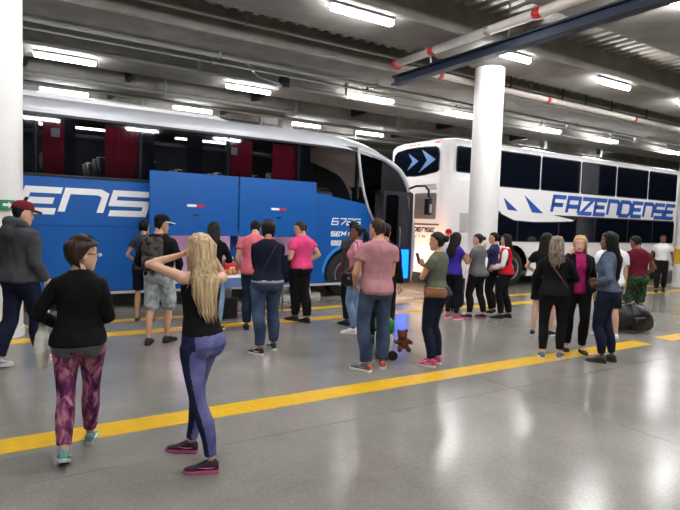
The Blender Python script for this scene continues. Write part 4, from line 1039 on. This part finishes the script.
p = Person('person in cream trousers standing behind the hot pink polo wearer', (4.94, 9.16), 82, 1.64, 'f', 1.05, vox=.017, skin='tan', head=(-30, 0), feet=((-.13, .02, 8, 0), (.13, -.02, -8, 0)))
p.body(); p.hair('short', H_black, .012); p.top(C_white, .92, .45, .016); p.pants(C_cream, .014, .016); p.shoes(L_brown, S_black)

# ------------------------------------------------------------------ centre
p = Person('person in a light pink T-shirt and pale jeans with a black shoulder bag, in profile', (4.66, 6.89), 134, 1.66, 'f', 1.06, head=(6, -4), vox=.014, skin='brown', L=dict(w=(-.21, .13, .99), pole=(-.6, -1, 0)), R=dict(w=(.2, .15, .99)), feet=((-.10, .03, 8, 0), (.10, -.03, -8, 0)), bust=1.15)
p.body(); p.face(H_black); p.hair('tail', H_black, .012, .2, strands=16); p.top(C_lpink, .90, .44, .012, .014, .007); p.pants(C_lightjean, .006, .006, name='jeans'); p.shoes(L_white, S_white, S_white)
o = p.world(p.at(.93, -.27, .05)); b = empty('shoulder_bag', o, p.root.rotation_euler[2], 'black shoulder bag at the hip of the light pink T-shirt wearer', 'bag')
MB().rbox(-.045, .045, -.105, .105, -.14, .07, .045, 4).build('bag_body', M_leath, b, True); MB().rbox(-.057, .0, -.108, .108, -.03, .075, .04, 3).build('flap', M_leath, b, True)
MB().tube([(0, -.11, .07), (.02, -.13, .3), (.07, -.08, .5), (.08, 0, .54), (.07, .08, .48), (.02, .12, .28), (0, .11, .07)], .011, 6, flat=.5).build('strap', M_leath, b, True); MB().rbox(-.07, -.06, -.02, .02, -.04, .0, .004).build('buckle', M_steel, b)

p = Person('person in a dark charcoal T-shirt and black trousers behind the light pink T-shirt wearer', (4.96, 7.45), 84, 1.71, 'm', .90, head=(-10, -5), vox=.015, skin='dark', L=dict(w=(-.19, .06, .86), pole=(-.1, -1, 0)), feet=((-.10, .0, 14, 0), (.10, 0, -10, 0)))
p.body(); p.hair('short', H_black, .014); p.top(C_char, .89, .45, .018); p.pants(C_blackpant, .013, .014); p.shoes(L_black, S_black)

p = Person('person in black mostly hidden behind the dusty rose T-shirt', (4.63, 6.17), 40, 1.69, 'm', 1.0, vox=.017, skin='tan')
p.body(); p.hair('short', H_black, .012); p.top(C_black, .9, 1.9, .016); p.pants(C_blackpant, .012, .012); p.shoes(L_black, S_black)

p = Person('person in a dusty rose T-shirt and faded blue jeans standing with back turned', (3.71, 5.07), 70, 1.745, 'm', 1.0, head=(30, -3), vox=.0115, skin='light',
           L=dict(w=(-.21, .17, .95), pole=(-.5, -1, 0), dir=(.5, .7, -.5)), R=dict(w=(.13, .24, 1.0), pole=(.25, -1, -.5), dir=(-.5, .7, -.3)), feet=((-.13, -.06, 40, 0), (.13, .08, -14, 0)))
p.body(); p.face(H_brown); p.hair('short', H_brown, .010, strands=40, seed=2); p.top(C_rose, .885, .47, .024, .022, .012); p.pants(C_jean, .014, .02, name='jeans'); p.shoes(L_grey, S_white, L_white, accent=L_orange)
for k, i in ((-1, 0), (1, 1)):
    M = p.legs[i][3]; p.put(MB().ball(M @ Vector((0, -.07, .055)), (.036, .03, .04)), 'heel_tab', L_orange)

p = Person('person in an olive T-shirt and dark jeans with crossed arms and pink sneakers', (4.48, 4.91), 112, 1.61, 'f', 1.04, head=(8, -2), vox=.0125, skin='light', feet=((-.11, .0, 6, 0), (.11, .02, -4, 0)), L=dict(w=(.05, .22, 1.22), pole=(-.7, .2, -1), dir=(.8, .1, .4), palm=(0, -1, 0)), R=dict(w=(.03, .22, 1.30), pole=(.7, .2, -1), dir=(-.5, .2, .8), palm=(-.5, -.8, 0)))
p.body(); p.face(H_black); p.hair('bun', H_dkbrown, .012, strands=26); p.top(C_olive, .93, .45, .014, .018, .009); p.pants(C_darkjean, .010, .01, name='jeans'); p.shoes(L_pink, S_white, S_white, accent=S_white)
band(p, .93, 1.04, .03, C_slate, 'tied_jacket')
ph = empty('phone', p.world(p.arms[1][2] + p.arms[1][3] * .1 + Vector((0, .03, 0))), p.root.rotation_euler[2], 'dark phone held up by the olive T-shirt wearer', 'phone'); ph.rotation_euler[0] = -.35
MB().rbox(-.036, .036, -.005, .005, -.07, .07, .004).build('phone_body', M_black, ph); MB().box(-.032, .032, -.0065, -.005, -.062, .062).build('screen', mat('phone_screen', (60, 66, 80), .1), ph)
o = p.world(p.at(.98, -.17, -.05)); b = empty('waist_bag', o, p.root.rotation_euler[2] + .5, 'tan brown waist bag on the hip of the olive T-shirt wearer', 'bag')
MB().rbox(-.05, .035, -.15, .12, -.06, .055, .05, 4).build('pouch', mat('tan_leather', (146, 98, 70), .55), b, True); MB().rbox(-.058, -.045, -.03, .01, .0, .03, .004).build('clasp', mat('brass', (230, 170, 60), .3, metal=.8), b)
MB().tube([(-.05, -.14, .04), (-.056, 0, .045), (-.04, .11, .04)], .005, 5).build('zip', M_strap, b)

# ------------------------------------------------------------------ right centre group
p = Person('person in a red cap standing against the rear of the white bus', (9.2, 9.75), -123, 1.58, 'm', .98, vox=.019, skin='fair')
p.body(); p.face(H_brown); p.hair('short', H_brown, .008); p.cap(C_red); p.top(C_white, .9, .45, .016); p.pants(C_jean, .013, .016, name='jeans'); p.shoes(L_white, S_white)

p = Person('person in a violet blue T-shirt and black leggings with long dark hair by the pillar', (6.98, 7.21), 10, 1.57, 'f', 1.0, head=(0, -8), vox=.016, skin='tan', R=dict(w=(.10, .28, 1.26), pole=(.6, -.4, -1)), L=dict(w=(-.06, .28, 1.24), pole=(-.6, -.4, -1)))
p.body(); p.face(H_black); p.hair('long', H_dkbrown, .014, 1.25, strands=14); p.top(C_purple, .90, .42, .014); p.pants(C_blackpant, .006, .004, 1.88, name='leggings'); p.shoes(L_pink, S_white)

p = Person('person in a grey T-shirt and black leggings with a bun in profile', (7.47, 7.12), 108, 1.55, 'f', 1.2, head=(16, 0), vox=.016, skin='light', L=dict(w=(-.02, .30, 1.22), pole=(-.7, -.3, -1)), R=dict(w=(.08, .28, 1.2), pole=(.7, -.3, -1)), feet=((-.12, .10, 10, 0), (.12, -.10, -8, 0)))
p.body(); p.face(H_black); p.hair('bun', H_dkbrown, .014); p.top(C_grey, .87, .55, .024, .024, .012); p.pants(C_blackpant, .008, .006, 1.9, name='leggings'); p.shoes(L_black, S_pink)

p = Person('person in a dark blue patterned top facing the grey T-shirt wearer', (8.14, 7.36), 118, 1.58, 'f', 1.0, head=(10, 0), vox=.017, skin='light', L=dict(w=(-.02, .2, 1.4), pole=(-.6, .2, -1), dir=(.1, -.2, 1)))
p.body(); p.face(H_black); p.hair('tail', H_black, .012, .3); p.top(cloth('blue_print', (60, 58, 104), rgb2=(26, 28, 60), nsc=24), .92, .5, .014); p.pants(C_blackpant, .01, .01); p.shoes(L_black, S_white)

p = Person('person in a red vest over white sleeves and black trousers, in profile', (7.98, 6.92), 122, 1.56, 'f', 1.02, head=(12, 0), vox=.016, skin='light', L=dict(w=(-.14, .24, 1.02), pole=(-.5, -1, -.2)), R=dict(w=(.12, .24, 1.06), pole=(.5, -1, 0)), feet=((-.10, .06, 10, 0), (.10, -.08, -8, 0)))
p.body(); p.face(H_black); p.hair('long', H_dkbrown, .014, 1.32, strands=12); p.top(C_white, .93, 1.9, .016, .018, .008); p.pants(C_blackpant, .012, .012); p.shoes(L_black, S_black)
mb = MB(); p.torso(mb, .92, 1.46, .030); p.put(remesh(mb, .016, 3, .008), 'vest', C_red)
mb = MB(); mb.ball(p.at(1.18, -.135, .0), (.05, .085, .12)); p.put(remesh(mb, .014, 2), 'vest_panel', C_black)

# ------------------------------------------------------------------ right group
p = Person('person in black shorts with bare legs behind the ash blonde one', (7.30, 5.54), 20, 1.62, 'f', 1.05, head=(-10, 0), vox=.015, skin='fair', feet=((-.13, -.09, 12, 0), (.13, .09, -14, 0)), L=dict(w=(-.2, .2, 1.05), pole=(-1, -1, 0)))
p.body(); p.face(H_black); p.hair('long', H_black, .016, 1.22, strands=14); p.top(C_black, .89, .6, .02); p.pants(C_black, .016, .022, .72, 1.0, .006, 'shorts'); p.shoes(L_black, S_white, S_white)

p = Person('person with ash blonde hair in a black jacket and black leggings, back turned', (6.15, 4.51), 38, 1.60, 'f', 1.08, head=(-6, -2), vox=.0125, skin='fair', L=dict(w=(-.10, .20, 1.05), pole=(-1, -.7, -.2)), R=dict(w=(.10, .22, 1.12), pole=(1, -.7, -.2)), feet=((-.12, -.05, 10, 0), (.12, .05, -16, 0)))
p.body(); p.face(H_brown); p.hair('long', H_ash, .016, 1.35, strands=50, seed=12); p.top(C_black, .90, 1.95, .024, .016, .010, name='jacket'); p.pants(C_blackpant, .008, .006, 1.88, name='leggings'); p.shoes(mat('shoe_lilac', (96, 98, 120), .6), S_white, S_white)
p.put(MB().tube([p.at(1.43, -.10, .04, .03), p.at(1.435, -.10, -.05, .02), p.at(1.36, -.07, -.150), p.at(1.2, .05, -.142), p.at(1.03, .16, -.10), p.at(1.0, .19, .02)], .011, 6, flat=.45), 'strap', M_strap)

p = Person('person in a magenta blouse and black cardigan facing the camera, hand on cheek', (6.80, 4.62), -134, 1.615, 'f', 1.04, head=(-14, -4), vox=.0125, skin='fair', R=dict(w=(.15, .09, 1.47), pole=(.7, .3, -1), dir=(-.15, .05, 1), palm=(-.9, -.5, 0), curl=.5), L=dict(w=(-.24, .06, .90)), feet=((-.10, .06, 8, 0), (.10, -.06, -10, 0)))
p.body(); p.face(H_brown); p.hair('long', H_gold, .014, 1.38, strands=40, seed=6); p.top(C_mag, .88, 0, .020, 0, .006, name='blouse'); p.pants(C_blackpant, .010, .010); p.shoes(L_black, S_black, low=.85, name='flat')
c = p.top(C_black, .86, 1.93, .030, .015, .008, flare=.03, neck=1.47, name='cardigan')
bm = bmesh.new(); bm.from_mesh(c.data)
bmesh.ops.delete(bm, geom=[f for f in bm.faces if (lambda q: q.y > .03 and abs(q.x) < .062 + max(0, 1.0 - q.z) * .12 and q.z < 1.5)(f.calc_center_median())], context='FACES'); bm.to_mesh(c.data); bm.free()

p = Person('person with long black hair in a blue denim jacket and dark jeans, hand at hip', (6.64, 4.09), 108, 1.675, 'f', 1.02, head=(10, 0), vox=.0125, skin='brown', L=dict(w=(-.15, .12, 1.05), pole=(-.7, -1, -.1), dir=(.5, .7, -.4)), R=dict(w=(.14, .18, 1.08), pole=(.7, -1, 0)), feet=((-.09, .02, 8, 0), (.09, -.06, -2, 0)))
p.body(); p.face(H_black); p.hair('long', H_black, .020, 1.13, strands=44, seed=9); p.top(C_denimjkt, .97, 1.62, .022, .018, .010, name='jacket'); p.pants(C_darkjean, .008, .006, 1.9, name='jeans'); p.shoes(L_brown, L_brown, L_black)
band(p, .96, 1.0, .026, C_denimjkt, 'jacket_hem')

p = Person('person in a loose white shirt and dark shorts behind the denim jacket', (8.13, 4.97), 55, 1.66, 'm', 1.05, head=(10, 0), vox=.016, skin='fair', feet=((-.10, .08, 12, 0), (.10, -.08, -10, 0)))
p.body(); p.hair('short', H_black, .010); p.top(C_white, .87, .6, .03, .03, .012); p.pants(C_black, .018, .02, .95, 1.0, .008, 'shorts'); p.shoes(L_white, S_white, S_black)

p = Person('person in a maroon T-shirt and green leaf print shorts behind the black duffel bag', (9.5, 5.32), 70, 1.62, 'm', 1.12, head=(15, -10), lean=8, vox=.017, skin='brown', R=dict(w=(.22, .12, .98), pole=(.8, -1, 0)), feet=((-.11, .03, 10, 0), (.11, -.03, -8, 0)))
p.body(); p.face(H_black); p.hair('short', H_black, .014); p.top(C_maroon, .98, .5, .022, .02, .010); p.pants(C_leaf, .02, .02, 1.0, 1.02, .008, 'shorts'); p.shoes(L_black, S_white)
o = p.world(p.arms[1][2] + Vector((0, 0, .08))); j = MB()
for k, (dx, ln) in enumerate(((-.06, .42), (.01, .50), (.07, .45))):
    j.loft([[(dx + .045 * math.cos(2 * PI * q / 12), y + t * math.sin(2 * PI * q / 12), z) for q in range(12)] for z, y, t in ((.06, 0, .03), (.05, 0, .06), (-.05, 0, .07), (-ln * .6, .01, .06), (-ln, .0, .05), (-ln - .02, 0, .02))])
jo = link('jacket', remesh(j, .016, 3, .012), C_black, None, True, o); jo.rotation_euler = (0, 0, .3); tag(jo, 'black jacket hanging from the arm of the maroon T-shirt wearer', 'jacket')

p = Person('person in a white short-sleeved shirt and black trousers walking beside the white bus', (15.78, 8.18), -150, 1.60, 'm', 1.06, head=(0, 0), vox=.02, skin='brown', L=dict(w=(-.30, .0, .92)), R=dict(w=(.30, .06, .92)), feet=((-.10, -.14, 4, 10), (.10, .16, -4, 0)))
p.body(); p.face(H_black); p.hair('short', H_black, .008); p.top(C_white, .97, .5, .02, .02, .008); p.pants(C_blackpant, .014, .016); p.shoes(L_black, S_black)

# ================================================================== LOOSE THINGS
# food table
t = empty('folding_table', (3.55, 8.78, 0), 0, 'long white folding table with blue edge in front of the luggage bays', 'table')
MB().rbox(-.95, 1.05, -.34, .34, .70, .735, .03).build('tabletop', M_white, t)
MB().box(-.93, .1, -.35, -.335, .56, .715).build('apron', mat('apron_blue', (110, 142, 196), .6), t)
MB().box(.1, 1.03, -.35, -.335, .64, .715).build('apron', M_white, t)
for x in (-.85, .95):
    for y in (-.28, .28): MB().tube([(x, y, 0), (x, y, .7)], .016, 8).build('leg', M_steel, t)
    MB().tube([(x, -.28, .2), (x, .28, .2)], .01, 6).build('brace', M_steel, t)
tr = empty('food_tray', (3.2, 8.62, .736), .1, 'shallow white tray of fruit on the left end of the food table', 'tray')
MB().rbox(-.24, .24, -.15, .15, 0, .012, .03).build('base', M_white, tr); MB().tube([(-.24, -.15, .015), (.24, -.15, .015), (.24, .15, .015), (-.24, .15, .015), (-.24, -.15, .015)], .012, 6).build('rim', M_white, tr)
M_gf = mat('fruit_green', (170, 180, 100), .5, noise_scale=8, noise_amt=.2); M_of = mat('fruit_orange', (214, 134, 66), .5, noise_scale=8, noise_amt=.2)
def fruit(x, y, z, r, m, label, cat, grp):
    b = MB(); b.loft([[(r * q * math.cos(2 * PI * k / 14), r * q * math.sin(2 * PI * k / 14), r * h) for k in range(14)] for h, q in ((-.92, .2), (-.85, .5), (-.5, .87), (0, 1), (.5, .86), (.82, .5), (.88, .25), (.78, .06))])
    o = b.build(cat, m, None, True, (x, y, z + r * .92)); tag(o, label, cat, grp)
    MB().tube([(0, 0, r * .75), (.004, 0, r * 1.05), (.01, 0, r * 1.15)], .004, 5).build('stem', M_strap, o)
for i, (dx, dy, dz) in enumerate(((-.17, -.06, 0), (-.04, -.06, 0), (-.17, .06, 0), (-.04, .06, 0), (-.105, .0, .078))):
    fruit(3.2 + dx, 8.62 + dy, .75 + dz, .055, M_gf, 'pale green fruit heaped on the left half of the white tray', 'apple', 'green fruit on the tray')
for i, (dx, dy, dz) in enumerate(((.07, -.07, 0), (.16, -.05, 0), (.08, .04, 0), (.17, .05, 0))):
    fruit(3.2 + dx, 8.62 + dy, .75 + dz, .048, M_of, 'orange fruit lying on the right half of the white tray', 'orange', 'orange fruit on the tray')
bx = empty('paper_box', (3.6, 8.62, .736), .2, 'open white paper box beside the fruit tray on the food table', 'box')
MB().rbox(-.11, .11, -.09, .09, 0, .12, .01).build('box_body', M_cover, bx); MB().plate([(-.11, .12), (.11, .12), (.13, .2), (-.09, .22)], (), .08, .086, lambda a, b, d: (a, d, b)).build('lid_flap', M_cover, bx)
def tote(name, x, y, z, label, m, w=.14, h=.2):
    b = empty(name, (x, y, z), .15, label, 'bag')
    MB().loft([[(q * w * a, q * .09 * c, zz) for a, c in ((-1, -1), (1, -1), (1, 1), (-1, 1))] for zz, q in ((0, .9), (.02, 1), (h * .8, .96), (h, .8))]).build('bag_body', m, b)
    MB().tube([(-.06, 0, h - .01), (-.05, 0, h + .08), (.05, 0, h + .08), (.06, 0, h - .01)], .01, 6).build('handle', M_cover, b); MB().box(-.05, .05, -.093, -.088, h * .3, h * .6).build('patch', M_cover, b)
tote('tote_bag', 3.42, 8.93, .736, 'small red bag with pale handle behind the fruit tray', M_red); tote('tote_bag', 4.36, 8.66, .736, 'red bag on the right end of the food table', M_red, .12, .17)
kr = MB().rbox(3.06, 3.5, 8.72, 9.02, 0, .34, .02).build('crate', M_dark); tag(kr, 'dark crate on the floor under the food table', 'crate')
sb = empty('storage_box', (3.28, 8.87, .342), 0, 'pale lavender plastic box on a dark crate under the food table', 'box')
MB().loft([[(a * q, b * q, z) for a, b in rrect(-.14, .14, -.12, .12, .03)] for z, q in ((0, .86), (.22, 1))]).build('tub', mat('lavender_plastic', (196, 190, 216), .4), sb); MB().rbox(-.15, .15, -.13, .13, .22, .25, .03).build('lid', mat('lavender_plastic', (196, 190, 216)), sb)

# white carrier bag hanging from the sweater wearer's arm
o = floral_p.world(floral_p.arms[0][1].lerp(floral_p.arms[0][2], .55))
cb = empty('carrier_bag', (o.x - .04, o.y, o.z - .04), .4, 'crumpled white carrier bag hanging from the arm of the black sweater wearer', 'bag')
mb = MB(); mb.loft([[(r * math.cos(2 * PI * k / 14), d * math.sin(2 * PI * k / 14), z) for k in range(14)] for z, r, d in ((-.31, .02, .02), (-.29, .04, .04), (-.18, .052, .05), (-.06, .038, .03), (.03, .016, .014), (.05, .010, .01))])
link('bag_body', remesh(mb, .008, 2, .014, 16), mat('white_plastic', (224, 226, 214), .4), cb, True); MB().tube([(0, -.01, .03), (.03, -.03, .08), (.05, 0, .1), (.03, .03, .08), (0, .01, .03)], .006, 6).build('handle', mat('white_plastic', (224, 226, 214)), cb)

# green and white case with a plush toy, between the dusty rose wearer's legs
cs = empty('toy_case', (4.17, 5.50, 0), math.radians(62), 'green and white wheeled child case on the floor beyond the faded jeans', 'suitcase')
MB().rbox(-.17, .17, -.1, .1, .06, .32, .05, 4).build('shell', S_white, cs, True); MB().rbox(-.175, .175, -.105, .105, .32, .50, .05, 4).build('cover', mat('case_green', (20, 132, 72), .5), cs, True); MB().rbox(-.18, .18, -.108, .108, .045, .085, .04, 4).build('trim', mat('case_green', (20, 132, 72)), cs, True)
for k in (-1, 1):
    w = MB(); w.loft([[(k * (.16 + d), -.09 + r * math.cos(2 * PI * q / 18), .062 + r * math.sin(2 * PI * q / 18)) for q in range(18)] for d, r in ((0, .05), (.005, .06), (.035, .06), (.04, .05))]); w.build('wheel', M_black, cs)
MB().tube([(-.08, .06, .49), (-.08, .06, .62), (.08, .06, .62), (.08, .06, .49)], .012, 8).build('handle', M_white, cs, True)
pl = empty('plush_toy', (4.30, 5.27, .16), math.radians(150), 'brown plush toy lying against the green child case', 'toy')
M_pl = mat('plush_brown', (112, 58, 44), .95, bump=.6, bump_scale=60)
mb = MB(); mb.ball((0, 0, .06), (.07, .065, .08)); mb.ball((.02, .03, .16), .062); mb.ball((-.03, .03, .215), .024); mb.ball((.07, .03, .205), .024); mb.ball((.02, .085, .15), (.03, .025, .024))
for k in (-1, 1): mb.tube([(k * .05, .01, .09), (k * .1, .05, .06)], [.028, .026], 8); mb.tube([(k * .04, .02, .0), (k * .06, .10, -.02)], [.034, .03], 8)
link('plush_body', remesh(mb, .009, 2, .004, 30), M_pl, pl, True)
for k in (-1, 1): MB().ball((.02 + k * .024, .09, .178), .007, 8, 5).build('eye', M_black, pl, True)
MB().ball((.02, .112, .154), (.010, .007, .008), 8, 5).build('nose', M_black, pl, True)
# black duffel bag
db = empty('duffel_bag', (9.06, 5.12, 0), math.radians(-22), 'bulging black duffel bag standing on the floor by the right yellow line', 'bag')
mb = MB(); mb.loft([[(x, ry * math.cos(2 * PI * k / 18), .02 + rz + rz * math.sin(2 * PI * k / 18)) for k in range(18)] for x, ry, rz in ((-.33, .06, .10), (-.31, .14, .17), (-.2, .19, .21), (0, .2, .23), (.2, .19, .2), (.31, .14, .15), (.35, .05, .07))])
link('bag_body', remesh(mb, .014, 3, .02, 7), M_leath, db, True)
for x in (-.12, .12): MB().tube([(x, -.19, .1), (x, -.205, .26), (x, -.14, .44), (x * .6, -.03, .53), (x, .14, .44), (x, .2, .26)], .017, 8, flat=.4).build('strap', M_dark, db, True)
MB().tube([(-.27, 0, .44), (0, 0, .475), (.27, 0, .40)], .006, 5).build('zip', M_steel, db); MB().rbox(-.12, .1, -.25, -.15, .06, .28, .04, 3).build('side_pocket', M_leath, db, True)
# navy case and ball behind the violet T-shirt wearer
nc = empty('suitcase', (7.75, 7.95, 0), math.radians(30), 'dark navy upright suitcase standing behind the grey T-shirt wearer', 'suitcase')
MB().rbox(-.2, .2, -.12, .12, .05, .60, .04, 4).build('shell', C_navy, nc, True); MB().rbox(-.16, .16, -.15, -.1, .1, .35, .03, 3).build('pocket', C_navy, nc, True)
for k in (-1, 1): MB().tube([(k * .15, -.02, .03), (k * .15, .02, .03)], .03, 10).build('wheel', M_black, nc)
MB().tube([(-.09, .05, .59), (-.09, .05, .72), (.09, .05, .72), (.09, .05, .59)], .011, 8).build('handle', M_dark, nc, True)
